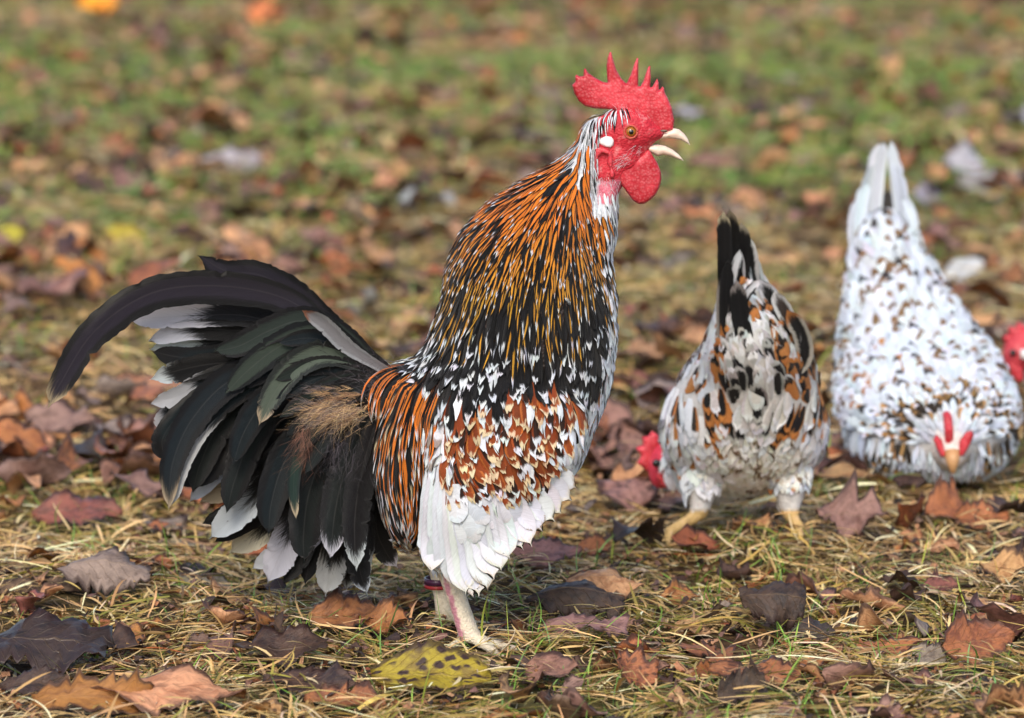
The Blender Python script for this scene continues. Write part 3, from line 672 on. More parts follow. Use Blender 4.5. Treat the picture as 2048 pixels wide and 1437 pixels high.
def vane(path, width, cA, cB, cT, ew=2.0, ts=2.0, gl=0.7, R=34, C=9, sidev=None, camber=0.25, taper=(0.35, 0.55), rag=0.05, notch=0.0, tip=0.35, asym=0.0):
    """free feather along a 3D path; sidev = approximate direction across the vane"""
    P = catmull(np.array([tuple(p) for p in path]), R); V = np.zeros((R, C, 3)); UV = np.zeros((R, C, 3)); u = np.linspace(-1, 1, C)
    T = np.gradient(P, axis=0); T /= np.linalg.norm(T, axis=1, keepdims=True)
    LEN = float(np.linalg.norm(np.diff(P, axis=0), axis=1).sum())
    yv = np.array(sidev if sidev is not None else (0, 1, 0), float)   # normal the vane faces
    ph = random.random() * 9; nt = np.zeros((R, 2))
    for _ in range(int(notch)):
        i0 = random.randint(R // 3, R - 3); nt[i0, random.randint(0, 1)] = random.uniform(0.08, 0.34)
    for i in range(R):
        t = i / (R - 1); s = np.cross(yv, T[i]); s /= np.linalg.norm(s) + 1e-9; nn = np.cross(T[i], s)
        pr = min(1.0, taper[0] + (1 - taper[0]) * t / taper[1]) * max(0.05, math.sqrt(max(0, 1 - min(1, max(0, (t - (1 - tip)) / tip)) ** 2.3)))
        for j in range(C):
            k = 0 if u[j] < 0 else 1
            e = 1 + 0.3 * rag * math.sin(i * 0.9 + ph + k * 2) * abs(u[j]) + random.gauss(0, rag * 0.6) * (abs(u[j]) > 0.9) - nt[i, k] * (abs(u[j]) > 0.6)
            w = width * pr * u[j] * e * (1 + asym * (1 if u[j] > 0 else -1))
            V[i, j] = P[i] + s * w + nn * (camber * width * pr * u[j] ** 2) - T[i] * (abs(u[j]) ** 2 * width * 0.25 * t ** 5)
            UV[i, j] = (u[j], t, LEN * 800)
    V[-1] += T[-1] * (np.array([random.uniform(-0.2, 0.5) for _ in range(C)]) * width * 0.5)[:, None]
    return dict(v=V.reshape(-1, 3), R=R, C=C, uv=UV.reshape(-1, 3), cA=cA, cB=cB, cT=cT, pp=(ew, ts, random.random()), gl=gl)
def strand(p, d, L, w, col, curve, R=5):
    d = Vector(d).normalized(); s = d.orthogonal(); s = (Matrix.Rotation(random.uniform(0, 6.28), 3, d) @ s).normalized(); c = Vector(curve)
    V = []; UV = []
    for i in range(R):
        t = i / (R - 1); q = Vector(p) + d * (L * t) + c * (L * t * t)
        for u in (-1, 1): V.append(q + s * (u * w * (1 - 0.85 * t))); UV.append((u, t, 0))
    return dict(v=np.array(V), R=R, C=2, uv=np.array(UV, float), cA=col, cB=col, cT=col, pp=(2, 2, random.random()), gl=0.0)
def put_feathers(name, items, parent, solo=0, stuff_name=None):
    """the largest-showing become parts of their own, the rest one plumage part"""
    if solo:
        for it in items[:solo]: link(name, sheets_mesh(name, [it]), M_FEA, parent)
        items = items[solo:]
    if items: tag(link(stuff_name or name, sheets_mesh(stuff_name or name, items), M_FEA, parent), kind='stuff')
def surface_points(me, n):
    me.calc_loop_triangles(); nt = len(me.loop_triangles)
    tri = np.empty(nt * 3, np.int32); me.loop_triangles.foreach_get('vertices', tri); tri = tri.reshape(-1, 3)
    co = np.empty(len(me.vertices) * 3, np.float32); me.vertices.foreach_get('co', co); co = co.reshape(-1, 3)
    a, b, c = co[tri[:, 0]], co[tri[:, 1]], co[tri[:, 2]]; cr = np.cross(b - a, c - a); ar = np.linalg.norm(cr, axis=1)
    k = rng.choice(nt, n, p=ar / ar.sum()); r1 = np.sqrt(rng.random(n))[:, None]; r2 = rng.random(n)[:, None]
    return (1 - r1) * a[k] + r1 * (1 - r2) * b[k] + r1 * r2 * c[k], cr[k] / ar[k][:, None]
def coat(me, n, zone, flow, cell=0.004):
    """dart-thrown feathers; zone(p, n) -> None or dict(kind, sp, L, w, ...)"""
    co = np.empty(len(me.vertices) * 3, np.float32); me.vertices.foreach_get('co', co)
    bvh = BVHTree.FromPolygons([tuple(v) for v in co.reshape(-1, 3)], [tuple(p.vertices) for p in me.polygons])
    P, Nn = surface_points(me, n); grid = {}; out = {}
    for p, nn in zip(P, Nn):
        z = zone(p, nn)
        if z is None: continue
        sp = z.pop('sp'); r = int(sp / cell) + 1; key = tuple(int(math.floor(a / cell)) for a in p); bad = False
        for i in range(-r, r + 1):
            for j in range(-r, r + 1):
                for k in range(-r, r + 1):
                    for q in grid.get((key[0] + i, key[1] + j, key[2] + k), ()):
                        if (q[0] - p[0]) ** 2 + (q[1] - p[1]) ** 2 + (q[2] - p[2]) ** 2 < sp * sp: bad = True; break
                    if bad: break
                if bad: break
            if bad: break
        if bad: continue
        grid.setdefault(key, []).append(tuple(p)); kind = z.pop('kind')
        it = feather_on(bvh, p, nn, flow, **z); it['n'] = tuple(nn); it['p'] = tuple(p); it['s'] = z['L'] * z['w']
        out.setdefault(kind, []).append(it)
    return out, bvh
def shows(it):
    """how large a feather shows from the camera's side"""
    d = (CAM - Vector(it['p'])).normalized(); return it['s'] * max(0.0, Vector(it['n']).dot(d) + 0.15)
def color_body(me, fn):
    a = me.attributes.new('Col', 'FLOAT_COLOR', 'POINT'); buf = np.ones((len(me.vertices), 4), np.float32)
    for i, v in enumerate(me.vertices): buf[i, :3] = fn(v.co, v.normal)
    a.data.foreach_set('color', buf.ravel())

# ------------------------------------------------------------------ the rooster
def LR(l, r, hy, Y=0.0):
    a, b = px(*l, Y), px(*r, Y); return ((a + b) * 0.5, (b - a) * 0.5, Vector((0, hy, 0)))
def Z1(x, y): return 1080 + x / 3.992, 80 + y / 3.992          # head close-up coordinates -> picture
def zp(x, y, Y=0.0): return px(*Z1(x, y), Y)
def foot(bm, ank, heading, s=1.0, r=0.0055):
    g = Vector((ank[0], ank[1], float(gz(ank[0], ank[1]))))
    for ang, ln in ((-0.55, 0.040), (0.0, 0.050), (0.55, 0.042), (math.pi - 0.3, 0.022)):
        d = Vector((math.cos(heading + ang), math.sin(heading + ang), 0)); pts = []
        for k, (t, z) in enumerate(((0, 0.013), (0.3, 0.006), (0.65, 0.002), (1.0, -0.002))):
            pts.append(g + d * ln * s * t + Vector((0, 0, z * s)))
        tube(bm, pts, [r * s, r * 0.85 * s, r * 0.8 * s, r * 0.45 * s], 10)
def rooster():
    root = empty('rooster', 'crowing rooster with orange neck, white wings and black plumed tail', 'rooster', gpx(930, 1300))
    O = Vector(root.location); bm = bmesh.new()
    loft(bm, [LR((1172, 268), (1208, 352), .015), LR((1120, 322), (1206, 400), .020), LR((1052, 362), (1206, 440), .030), LR((978, 408), (1214, 490), .040),
              LR((922, 470), (1222, 545), .049), LR((896, 535), (1228, 610), .055), LR((886, 612), (1228, 680), .061), LR((862, 684), (1222, 740), .066),
              LR((822, 744), (1205, 800), .069), LR((792, 805), (1180, 860), .070), LR((800, 885), (1158, 922), .066), LR((820, 960), (1108, 980), .058),
              LR((840, 1030), (1040, 1040), .047), LR((862, 1085), (975, 1092), .032)])
    # rump under the saddle feathers and root of the tail
    loft(bm, [LR((790, 752), (880, 765), .040), LR((758, 850), (880, 870), .050), LR((752, 940), (860, 960), .046), LR((775, 1030), (845, 1045), .034), LR((800, 1085), (830, 1090), .012)])
    loft(bm, [(px(900, 800), Vector((0, 0, .045)), Vector((0, .045, 0))), (px(810, 800), Vector((0, 0, .030)), Vector((0, .034, 0))), (px(730, 785), Vector((0, 0, .016)), Vector((0, .020, 0))), (px(690, 780), Vector((0, 0, .008)), Vector((0, .010, 0)))])
    for s in (-1, 1):
        # folded wing and thigh on each side
        w = [((890, 720), (1110, 720), .018, .046), ((885, 790), (1160, 800), .028, .052), ((890, 870), (1160, 880), .029, .052), ((885, 950), (1105, 960), .026, .047), ((885, 1030), (1030, 1035), .021, .041), ((905, 1095), (975, 1095), .012, .036)]
        loft(bm, [(lambda q: (q[0] + Vector((0, s * yc, 0)), q[1], q[2]))(LR(l, r, hy)) for l, r, hy, yc in w])
        tube(bm, [px(960, 930, s * .034), px(930, 1040, s * .034), px(900, 1110, s * .032), px(890, 1135, s * .031)], [.045, .034, .018, .011], 18)
        hx = (893, 1132) if s < 0 else (873, 1110)
        ank = (938, 1296) if s < 0 else (893, 1272)
        A, B = px(*hx, s * .031), px(*ank, s * .034)
        B.z = max(B.z, float(gz(B.x, B.y)) + 0.012)
        tube(bm, [A + Vector((0, 0, .012)), A, A.lerp(B, .5), B, B - Vector((0, 0, 0.006))], [.0108, .0100, .0086, .0094, .0088], 16)
        foot(bm, B, -0.15 if s < 0 else 0.1, 1.0)
    # head: skull, cheek, throat
    k = 1 / (3.992 * FPX / 3.2)
    blob(bm, zp(690, 730), (250 * k, .0165, 195 * k)); blob(bm, zp(870, 740), (140 * k, .0105, 75 * k)); blob(bm, zp(640, 920), (190 * k, .0145, 190 * k))
    blob(bm, zp(540, 1040), (150 * k, .015, 230 * k)); blob(bm, zp(480, 800), (170 * k, .015, 190 * k)); blob(bm, zp(780, 885), (100 * k, .009, 60 * k))
    loft(bm, [(zp(520, 1160), Vector((130 * k, 0, 0)), Vector((0, .014, 0))), (zp(500, 1260), Vector((110 * k, 0, 0)), Vector((0, .016, 0))), (zp(480, 1400), Vector((125 * k, 0, 0)), Vector((0, .02, 0))), (zp(470, 1560), Vector((120 * k, 0, 0)), Vector((0, .026, 0))), (zp(430, 1750), Vector((110 * k, 0, 0)), Vector((0, .028, 0)))])
    me = remeshed(bm, 'body', 0.0034, 3)
    RED, PINK, SHK = S(194, 42, 56), S(214, 110, 128), S(226, 214, 190)
    def bc(p, n):
        u, v = topx((p.x, 0, p.z)); zx, zy = (u - 1080) * 3.992, (v - 80) * 3.992
        if v < 420 and zx > 420 + max(0, (700 - zy) * 0.55):
            if zy < 1120: return RED
            if zx > 470 and zy < 1290: return PINK
            return WHT
        if v > 1128 and u > 850 and u < 1100:
            st = u - (893 + (v - 1132) * 0.27) if p.y < 0 else 99
            return S(198, 138, 150) if -8 < st < 3 else SHK
        if u > 1140 and v < 560: return WHT
        if u < 880 and v < 1100: return S(30, 27, 28)
        return S(205, 205, 205) if v > 880 else S(40, 34, 30)
    color_body(me, bc)
    # ---- plumage zones, in picture coordinates of the bird's own side plane
    def flow(c):
        u, v = topx((c.x, 0, c.z))
        if v < 660 and u > 840:
            a = Vector((u - 1225, v - 190)).normalized(); w = min(1, max(0, (v - 330) / 300)) * 0.75
            d = a * (1 - w) + Vector((0.02, 1)) * w
            if u > 1150: d = Vector((-0.05 + (u - 1150) / 500, 1))
        elif u < 885 and v > 690: d = Vector((-0.42 + min(1, (v - 690) / 260) * 0.50, 1))
        elif v > 860: d = Vector((0.42, 1)) if u > 900 else Vector((0.1, 1))
        else: d = Vector((-0.02, 1))
        return Vector((d.x, 0, -d.y))
    PXM = 3.2 / FPX * 1.01
    def zone(p, n):
        u, v = topx((p[0], 0, p[2])); zx, zy = (u - 1080) * 3.992, (v - 80) * 3.992; ru = random.random(); j = random.gauss(0, 16); v2 = v + j; u2 = u + random.gauss(0, 12)
        if v > 1085 or p[2] < 0.085: return None
        if u < np.interp(v, [600, 660, 700, 740, 780, 840, 1000], [850, 842, 812, 782, 760, 744, 738]) + 4: return None
        if v < 420:
            lim = 470 - max(0, (zy - 700)) * 0.09
            if zy < 690: lim = 690 - (zy - 560) * 1.7 if zy > 560 else 690
            if zx > lim and zy > 1210: return dict(kind='breast_feather', sp=.0032, L=.014, w=.0011, shape='point', cA=jit(WHT), cB=jit(WHT), cT=jit(WHT if ru < .8 else BLK), ew=2, ts=.85, lift=.002, roll=.2)
            if zx > lim: return None
            if zx > lim - 60 or zy < 640 or (zx > 300 and zy < 820 and ru < .8):   # pale fringe behind the face
                return dict(kind='hackle_feather', sp=.0026, L=.014, w=.0007, shape='point', cA=jit(WHT if random.random() < .55 else BLK), cB=jit(WHT) if ru < .25 else jit(BLK), cT=WHT if ru < .6 else BLK, ew=.5, ts=.8, lift=.0015, roll=.1, dev=.08)
            if zx > lim - 260 and zy < 1000 and ru < .45:
                return dict(kind='hackle_feather', sp=.0030, L=.016, w=.0011, shape='point', cA=jit(BLK), cB=jit(WHT), cT=WHT, ew=.5, ts=.82, lift=.0015, roll=.1, dev=.08)
        hb = np.interp(u2, [860, 950, 1050, 1150, 1240], [640, 650, 655, 640, 590]); 
        front = u2 > np.interp(v, [400, 480, 540, 620, 700, 800], [1196, 1202, 1216, 1210, 1182, 1150])
        if v < 700 and front:
            return dict(kind='breast_feather', sp=.0048, L=.020, w=.0026, shape='round', cA=jit(BLK if ru < (.38 if v < 600 else .12) else WHT), cB=jit(WHT if ru < .85 else BLK), cT=jit(WHT), ew=.6, ts=.72, lift=.003, roll=.15)
        if v2 < hb - 88:                                                         # orange hackle
            back = u < np.interp(v, [300, 400, 500, 640], [1090, 985, 925, 900])
            low = min(1, max(0, (v - 400) / 150)); gold = tuple(a * (1 - low) + b * low for a, b in zip(ORG, GLD))
            dark = back and ru < .6 or ru < .20 + .16 * low
            return dict(kind='hackle_feather', sp=.0037, L=random.uniform(.020, .031), w=random.uniform(.0017, .0025), shape='point', cA=jit(BLK if dark else gold, .16), cB=jit(BLK), cT=jit(WHT),
                        ew=.60 - .24 * low, ts=.92 if random.random() < .45 else 2, gl=.3, lift=.003, roll=.14, dev=.10, jag=.05)
        if v2 < hb - 8:                                                         # gold streaked black
            return dict(kind='hackle_feather', sp=.0046, L=random.uniform(.030, .044), w=random.uniform(.0018, .0026), shape='point', cA=jit(GLD if ru < .42 else BLK, .16), cB=jit(BLK), cT=jit(WHT),
                        ew=.34, ts=.88 if random.random() < .55 else 2, gl=.3, lift=.004, roll=.2, dev=.10)
        if u < 890 and v > 715:                                                  # saddle
            if u > 850 and v > 800: return dict(kind='thigh_feather', sp=.006, L=.026, w=.004, shape='round', cA=jit(WHT), cB=jit(WHT if ru < .7 else S(90, 80, 76)), cT=jit(S(150, 140, 132) if ru < .3 else WHT), ew=.7, ts=.75, lift=.004, roll=.3, jag=.25)
            if n[0] < -0.75 and v < 840 and u < 770: return None
            org = np.interp(u2, [745, 800, 850], [.25, .55, .88])
            return dict(kind='saddle_feather', sp=.0050, L=random.uniform(.040, .070), w=random.uniform(.0021, .0030), shape='point', cA=jit(ORG if ru < org else BLK, .14), cB=jit(BLK), cT=jit(WHT if ru < .7 else CRM),
                        ew=.42 if ru > .15 else .65, ts=.92, gl=.3, lift=.005, roll=.15, dev=.05, R=9, jag=.04)
        if v2 < 748 + (20 if u < 1000 else -20):                                 # black cape with white hearts
            wl = np.interp(v2, [640, 725, 765], [.0, .04, .5]) + np.interp(u2, [1040, 1170, 1230], [0, .12, .5])
            if ru < wl: return dict(kind='breast_feather', sp=.0058, L=.026, w=.0036, shape='round', cA=jit(S(150, 140, 130)), cB=jit(WHT), cT=jit(WHT), ew=.35, ts=.6, lift=.004, roll=.2, jag=.22)
            return dict(kind='breast_feather', sp=.0056, L=random.uniform(.026, .036), w=random.uniform(.0032, .0042), shape='round', cA=jit(BLK), cB=jit(BLK), cT=jit(WHT, .06), ew=2,
                        ts=random.choice([.84, .88, .92, 2, 2]), gl=.35, lift=.004, roll=.15, jag=.12)
        wlow = np.interp(u2, [880, 930, 1000, 1080, 1150, 1200], [900, 935, 950, 935, 890, 840])
        if v2 < wlow + 60 and u2 > 1140:                                              # tan and white breast
            return dict(kind='breast_feather', sp=.0060, L=.026, w=.0042, shape='round', cA=jit(TAN if ru < .30 and v < 850 else WHT), cB=jit(WHT), cT=jit(WHT), ew=.62, ts=.78, lift=.004, roll=.15, jag=.2)
        if v2 > 770 and u2 > np.interp(v, [740, 800, 860, 940], [1165, 1145, 1120, 1075]): return dict(kind='white_feather', sp=.0066, L=.030, w=.0064, shape='round', cA=jit(WHT, .05), cB=jit(S(190, 192, 196), .05), cT=jit(WHT if ru < .85 else TAN), ew=1.0, ts=.85, lift=.005, roll=.1, jag=.08)
        if v2 < wlow:                                                            # mahogany wing coverts, cream tips
            up = v2 < 790; 
            if ru < (.34 if up else .05): return dict(kind='wing_covert', sp=.0058, L=.026, w=.0036, shape='round', cA=jit(S(150, 84, 44)), cB=jit(CRM), cT=jit(WHT), ew=.4, ts=.55, lift=.0045, roll=.15, jag=.25)
            return dict(kind='wing_covert', sp=.0062, L=random.uniform(.022, .030), w=random.uniform(.0036, .0048), shape='round', cA=jit(MAH if ru < .75 else S(40, 24, 18), .2), cB=jit(MAH if ru > .5 else S(160, 88, 40), .2), cT=jit(CRM if ru < .75 else WHT),
                        ew=.6, ts=random.choice([.84, .88, .92, .95]), lift=.0045, roll=.12, jag=.14)
        if v > 990 and u < 1080 and abs(p[1]) > .04: return None
        return dict(kind='white_feather', sp=.0072, L=random.uniform(.026, .040), w=random.uniform(.0085, .0115), shape='round', cA=jit(WHT, .05), cB=jit(S(200, 204, 210), .04), cT=jit(WHT if ru < .96 else S(90, 78, 66), .05), ew=1.0, ts=.84, off=.003, lift=.004, roll=.05, jag=.03)
    feats, bvh = coat(me, 60000, zone, flow)
    body = link('body', me, M_BODY, root)
    # ---- long white flight feathers laid over the lower wing, both sides
    fl = []
    tips = [(860, 1098), (868, 1110), (882, 1120), (898, 1128), (914, 1143), (930, 1155), (946, 1160), (962, 1150), (976, 1138), (990, 1120), (1004, 1102), (1022, 1082), (1042, 1066), (1064, 1050), (1086, 1032), (1106, 1010), (1122, 990), (1138, 968), (1152, 946)]
    for i, (x, y) in enumerate(tips):
        f = i / (len(tips) - 1); rx, ry = 872 + 150 * f, 915 - 50 * f; bx = 18 * (1 - abs(2 * f - 1))
        fl.append(((rx, ry), (rx + (x - rx) * .33 - bx * .4, ry + (y - ry) * .36), (rx + (x - rx) * .68 - bx * .2, ry + (y - ry) * .72), (x + random.uniform(-4, 4), y + random.uniform(-5, 5)), 25 + 5 * math.sin(math.pi * f)))
    flight = []
    for s in (-1, 1):
        for i, (a, b, c, d, w) in enumerate(fl):
            path = []; last = None
            for (x, y) in (a, b, c, d):
                q = px(x, y, 0); h = bvh.ray_cast(Vector((q.x, s * 0.5, q.z)), Vector((0, -s, 0)))
                Y = h[0].y if h[0] is not None and h[0].y * s > 0.01 else (last if last is not None else s * .05)
                if last is not None and abs(Y) < abs(last) - 0.014: Y = last - s * 0.012 * (1 if Y * s >= 0 else -1)
                last = Y; path.append(Vector((q.x, Y + s * (-0.006 + (0.0033 + 0.00028 * (19 - i)) * len(path)), q.z)))
            flight.append(vane(path, w * PXM, jit(WHT, .04), jit(S(192, 196, 202), .04), jit(S(206, 200, 186) if random.random() < .75 else S(150, 134, 116), .05), 1.0, .965, .15, R=24, C=9, sidev=(0, -s, 0.15), camber=random.uniform(-.20, -.05), taper=(.7, .3), rag=.04, notch=random.choice([0, 0, 1]), tip=.26))  # greyer vane edges are painted-in shading that outlines the overlaps
    put_feathers('flight_feather', flight, root, len(flight))
    for kind, lst in feats.items():
        lst.sort(key=shows, reverse=True)
        put_feathers(kind, lst, root, min(300, len(lst)), kind.replace('_feather', '').replace('_covert', '') + '_plumage')
    # ---- tail: traced shafts at their own depth, fanned across the bird
    IRI, PUR, GRN, BLU = S(24, 32, 31), S(46, 40, 52), S(78, 98, 78), S(20, 32, 36)
    K = BLK; tl = [  # path, halfwidth px, Y, colours centre/edge/tip, tip start, name
     ([(770, 755), (650, 652), (560, 594), (430, 572), (300, 588), (190, 662), (122, 765), (98, 812)], 36, .000, PUR, K, CRM, .965, 'sickle_feather'),
     ([(775, 745), (690, 680), (600, 600), (520, 556), (450, 548), (396, 518)], 36, .016, PUR, K, PUR, 2, 'sickle_feather'),
     ([(785, 745), (700, 690), (650, 640), (610, 612)], 20, .024, S(160, 160, 165), WHT, S(140, 90, 60), .93, 'tail_covert'),
     ([(760, 760), (640, 690), (500, 640), (380, 640), (252, 648)], 30, .022, K, K, WHT, .74, 'tail_feather'),
     ([(760, 765), (620, 700), (480, 690), (390, 700), (295, 712)], 34, .030, K, K, WHT, .76, 'tail_feather'),
     ([(750, 770), (600, 730), (450, 730), (360, 745), (300, 765)], 33, .014, K, K, WHT, .90, 'tail_feather'),
     ([(750, 775), (600, 745), (470, 755), (375, 800), (330, 850), (312, 880)], 30, .026, BLU, K, WHT, .84, 'tail_feather'),
     ([(740, 770), (590, 735), (470, 755), (390, 830), (348, 920), (340, 1012)], 33, -.010, BLU, K, CRM, .975, 'sickle_feather'),
     ([(740, 775), (620, 755), (520, 785), (440, 850), (400, 930), (385, 985)], 36, .004, IRI, K, K, 2, 'tail_feather'),
     ([(745, 780), (640, 780), (540, 830), (460, 900), (360, 965)], 36, .020, K, K, WHT, .70, 'tail_feather'),
     ([(745, 790), (650, 810), (560, 880), (480, 960), (395, 1020)], 36, .030, K, K, S(206, 186, 150), .86, 'tail_feather'),
     ([(745, 800), (660, 830), (580, 920), (500, 1010), (418, 1085)], 38, .018, K, K, WHT, .78, 'tail_feather'),
     ([(745, 805), (670, 860), (600, 960), (530, 1060), (455, 1125)], 36, .034, K, K, S(226, 214, 190), .86, 'tail_feather'),
     ([(750, 815), (680, 880), (620, 990), (570, 1090), (535, 1170)], 40, .012, K, K, WHT, .76, 'tail_feather'),
     ([(755, 825), (700, 910), (660, 1010), (620, 1100), (580, 1170)], 38, .026, K, K, K, 2, 'tail_feather'),
     ([(760, 835), (720, 930), (690, 1040), (665, 1120), (650, 1195)], 38, .010, K, K, WHT, .82, 'tail_feather'),
     ([(765, 840), (735, 940), (715, 1050), (700, 1130), (690, 1192)], 34, .022, K, K, WHT, .97, 'tail_feather'),
     ([(770, 850), (755, 960), (752, 1060), (770, 1110), (792, 1142)], 30, .014, K, K, WHT, .95, 'tail_feather'),
     ([(745, 780), (680, 800), (620, 850), (570, 920), (545, 1000), (540, 1060)], 42, -.014, BLU, K, K, 2, 'tail_covert'),
     ([(750, 790), (700, 830), (650, 900), (620, 980), (610, 1060), (612, 1110)], 44, -.022, IRI, K, K, 2, 'tail_covert'),
     ([(755, 800), (725, 860), (690, 940), (672, 1020), (665, 1100)], 42, -.026, IRI, K, WHT, .96, 'tail_covert'),
     ([(760, 810), (740, 880), (720, 960), (712, 1040), (716, 1120)], 36, -.030, K, K, WHT, .96, 'tail_covert'),
     ([(765, 745), (690, 670), (610, 640), (540, 660), (480, 690), (430, 700)], 34, -.006, S(50, 60, 54), K, K, 2, 'tail_covert'),
     ([(765, 750), (690, 690), (620, 668), (560, 690), (500, 735), (455, 780)], 36, -.012, S(58, 68, 58), S(20, 24, 23), K, 2, 'tail_covert'),
     ([(765, 755), (700, 715), (640, 705), (585, 735), (548, 785), (523, 838)], 34, -.022, S(80, 94, 78), S(30, 38, 34), CRM, .975, 'tail_covert'),
     ([(745, 765), (660, 745), (590, 760), (530, 800), (490, 860), (470, 920)], 36, -.016, BLU, K, K, 2, 'tail_covert'),
     ([(690, 800), (640, 830), (605, 890), (592, 950), (598, 1016)], 17, -.036, S(40, 66, 58), S(26, 40, 38), CRM, .97, 'tail_covert'),
     ([(735, 775), (640, 765), (560, 800), (505, 870), (470, 960), (455, 1020)], 40, -.004, IRI, K, K, 2, 'tail_covert'),
     ([(760, 860), (735, 960), (715, 1060), (720, 1130), (735, 1180)], 32, -.012, K, K, WHT, .97, 'tail_feather'),
    ]
    extra = []
    for a_, b_ in zip(tl[3:18], tl[4:19]):
        if len(a_[0]) < 4: continue
        A_, B_ = catmull(a_[0], 6), catmull(b_[0], 6); q = random.uniform(.35, .65)
        P_ = A_ * (1 - q) + B_ * q; P_[1:] += np.array([[random.gauss(0, 6), random.gauss(0, 6)] for _ in range(5)]) * np.linspace(.2, 1.6, 5)[:, None]
        extra.append(([tuple(x) for x in P_], 26, (a_[2] + b_[2]) / 2 - .004, random.choice([K, IRI, BLU]), K, WHT if random.random() < .5 else K, random.choice([.66, .74, .82]), 'tail_feather'))
    tl += extra
    for i in range(8):   # short glossy coverts over the root of the tail
        f = i / 7; ex, ey = 560 - 30 * math.sin(f * 3) + 60 * f, 680 + 250 * f
        tl.append(([(768, 752 + 20 * f), (705, 712 + 70 * f), ((705 + ex) / 2, (712 + 70 * f + ey) / 2 - 22 * (1 - f)), (ex, ey)], 24, -.012 - .003 * i, random.choice([IRI, BLU, S(34, 44, 40)]), K, K, 2, 'tail_covert'))
    for i in range(12):
        f = i / 11; ex, ey = 400 + 300 * f, 880 + 260 * f
        tl.append(([(755, 790), (690 + 20 * f, 790 + 50 * f), ((690 + ex) / 2 - 20, (790 + ey) / 2 + 5), (ex + 20, ey - 30), (ex, ey)], 36, .036 + .006 * (i % 3), K, K, K, 2, 'tail_feather'))
    for i, (pth, hw, Y, cA, cB, cT, ts, nm) in enumerate(tl):
        for s in ((1,) if nm != 'tail_covert' else (1, -1)):
            n = len(pth); path = [px(x, y, 0) + Vector((0, s * Y * (0.35 + 0.9 * k / (n - 1)), 0)) for k, (x, y) in enumerate(pth)]
            tl_it = vane(path, hw * PXM * (1.0 if nm == 'sickle_feather' else .82), jit(cA), jit(cB), jit(cT, .05), .62, ts, .8, R=90, C=13, sidev=(random.uniform(-.25, .25), -1, random.uniform(-.3, .3)), camber=random.uniform(.08, .5), taper=(.45, .4), rag=.05, notch=random.choice([2, 4, 7]), tip=.62 if nm == 'sickle_feather' else .2 if ts < .9 else .45)
            link(nm, sheets_mesh(nm, [tl_it]), M_FEA, root)
    # ---- soft fluff at the tail root
    fl_it = []
    for i in range(70):
        f = random.random(); u, v = random.gauss(700, 22), random.gauss(806, 13); c = random.choice([S(206, 172, 130), S(190, 152, 112), S(150, 116, 92), S(116, 104, 102)])
        Y = -random.uniform(.026, .036) * (1 if i % 3 else -1); a = random.uniform(-.15, .75); L_ = random.uniform(45, 85); dx, dy = -math.cos(a) * L_, math.sin(a) * L_
        A_, B_ = px(u, v, Y * .85), px(u + dx, v + dy, Y * 1.05); sh = (B_ - A_); dr = sh.normalized()
        for q in range(64):
            t_ = random.random(); w_ = random.choice([-1, 1]) * random.uniform(.25, .75); side = dr.cross(Vector((0, -1, 0))).normalized()
            fl_it.append(strand(A_.lerp(B_, t_) + Vector((0, -.004 * math.sin(math.pi * t_), 0)), dr + side * w_ + Vector((0, random.gauss(0, .15), 0)), random.uniform(.005, .011), .00013, jit(c if t_ < .75 else S(120, 108, 104), .14), (side * (-w_ * .4))[:], 4))
    for _ in range(2600):
        r = random.random()
        if r < .42: c0, spr, col, d = (676, 814), (34, 15), random.choice([S(224, 194, 152), S(206, 168, 124), S(140, 124, 116)]), Vector((-1.0, 0, -.2))
        elif r < .58: c0, spr, col, d = (616, 862), (9, 26), S(140, 102, 86), Vector((-.3, 0, -1))
        elif r < .70: c0, spr, col, d = (680, 880), (24, 30), S(92, 86, 92), Vector((-.3, 0, -1))
        else: c0, spr, col, d = (752, 752), (26, 24), S(116, 108, 112), Vector((-.6, 0, .5))
        u, v = random.gauss(c0[0], spr[0]), random.gauss(c0[1], spr[1]); e = abs(u - c0[0]) / spr[0] * .3 + abs(v - c0[1]) / spr[1] * .3
        q = px(u, v, 0); Yb = -random.uniform(.030, .048) * max(.45, 1 - .25 * e) if r < .70 else random.uniform(-.034, .034)
        if random.random() < .2: Yb = -Yb
        d = d + Vector((random.gauss(0, .55), random.gauss(0, .35), random.gauss(0, .5)))
        fl_it.append(strand((q.x, Yb, q.z), d, random.uniform(.007, .019), .00010, jit(col, .22), (random.gauss(0, .4), random.gauss(0, .3), -.3 + random.gauss(0, .3)), 4))
    put_feathers('rump_fluff', fl_it, root)
    # ---- comb, wattles, lobe, beak, eyes
    def fr(Y, yaw=0.0): 
        return (px(1230, 250, Y), Vector((math.cos(yaw), math.sin(yaw), 0)), Vector((0, 0, 1)), Vector((-math.sin(yaw), math.cos(yaw), 0)))
    def loc(zs): 
        o = px(1230, 250, 0); return [((zp(a, b) - o).x, (zp(a, b) - o).z) for a, b in zs]
    cz = [(1062, 722), (1072, 640), (1052, 540), (1022, 470), (998, 425), (990, 385), (977, 372), (962, 392), (950, 400), (948, 345), (936, 308), (918, 338), (896, 376), (880, 378), (886, 290), (880, 206), (866, 212), (846, 262), (826, 325), (802, 372), (784, 368),
          (786, 250), (786, 150), (774, 142), (752, 195), (725, 275), (690, 348), (650, 310), (608, 235), (580, 140), (570, 98), (556, 98), (540, 140), (531, 210), (538, 342), (500, 335), (430, 296), (385, 264), (366, 230), (350, 232), (346, 290), (318, 292), (290, 278), (280, 292), (283, 335), (256, 362),
          (275, 430), (310, 490), (360, 530), (430, 548), (520, 553), (600, 560), (680, 625), (780, 680), (880, 720), (960, 738), (1010, 735)]
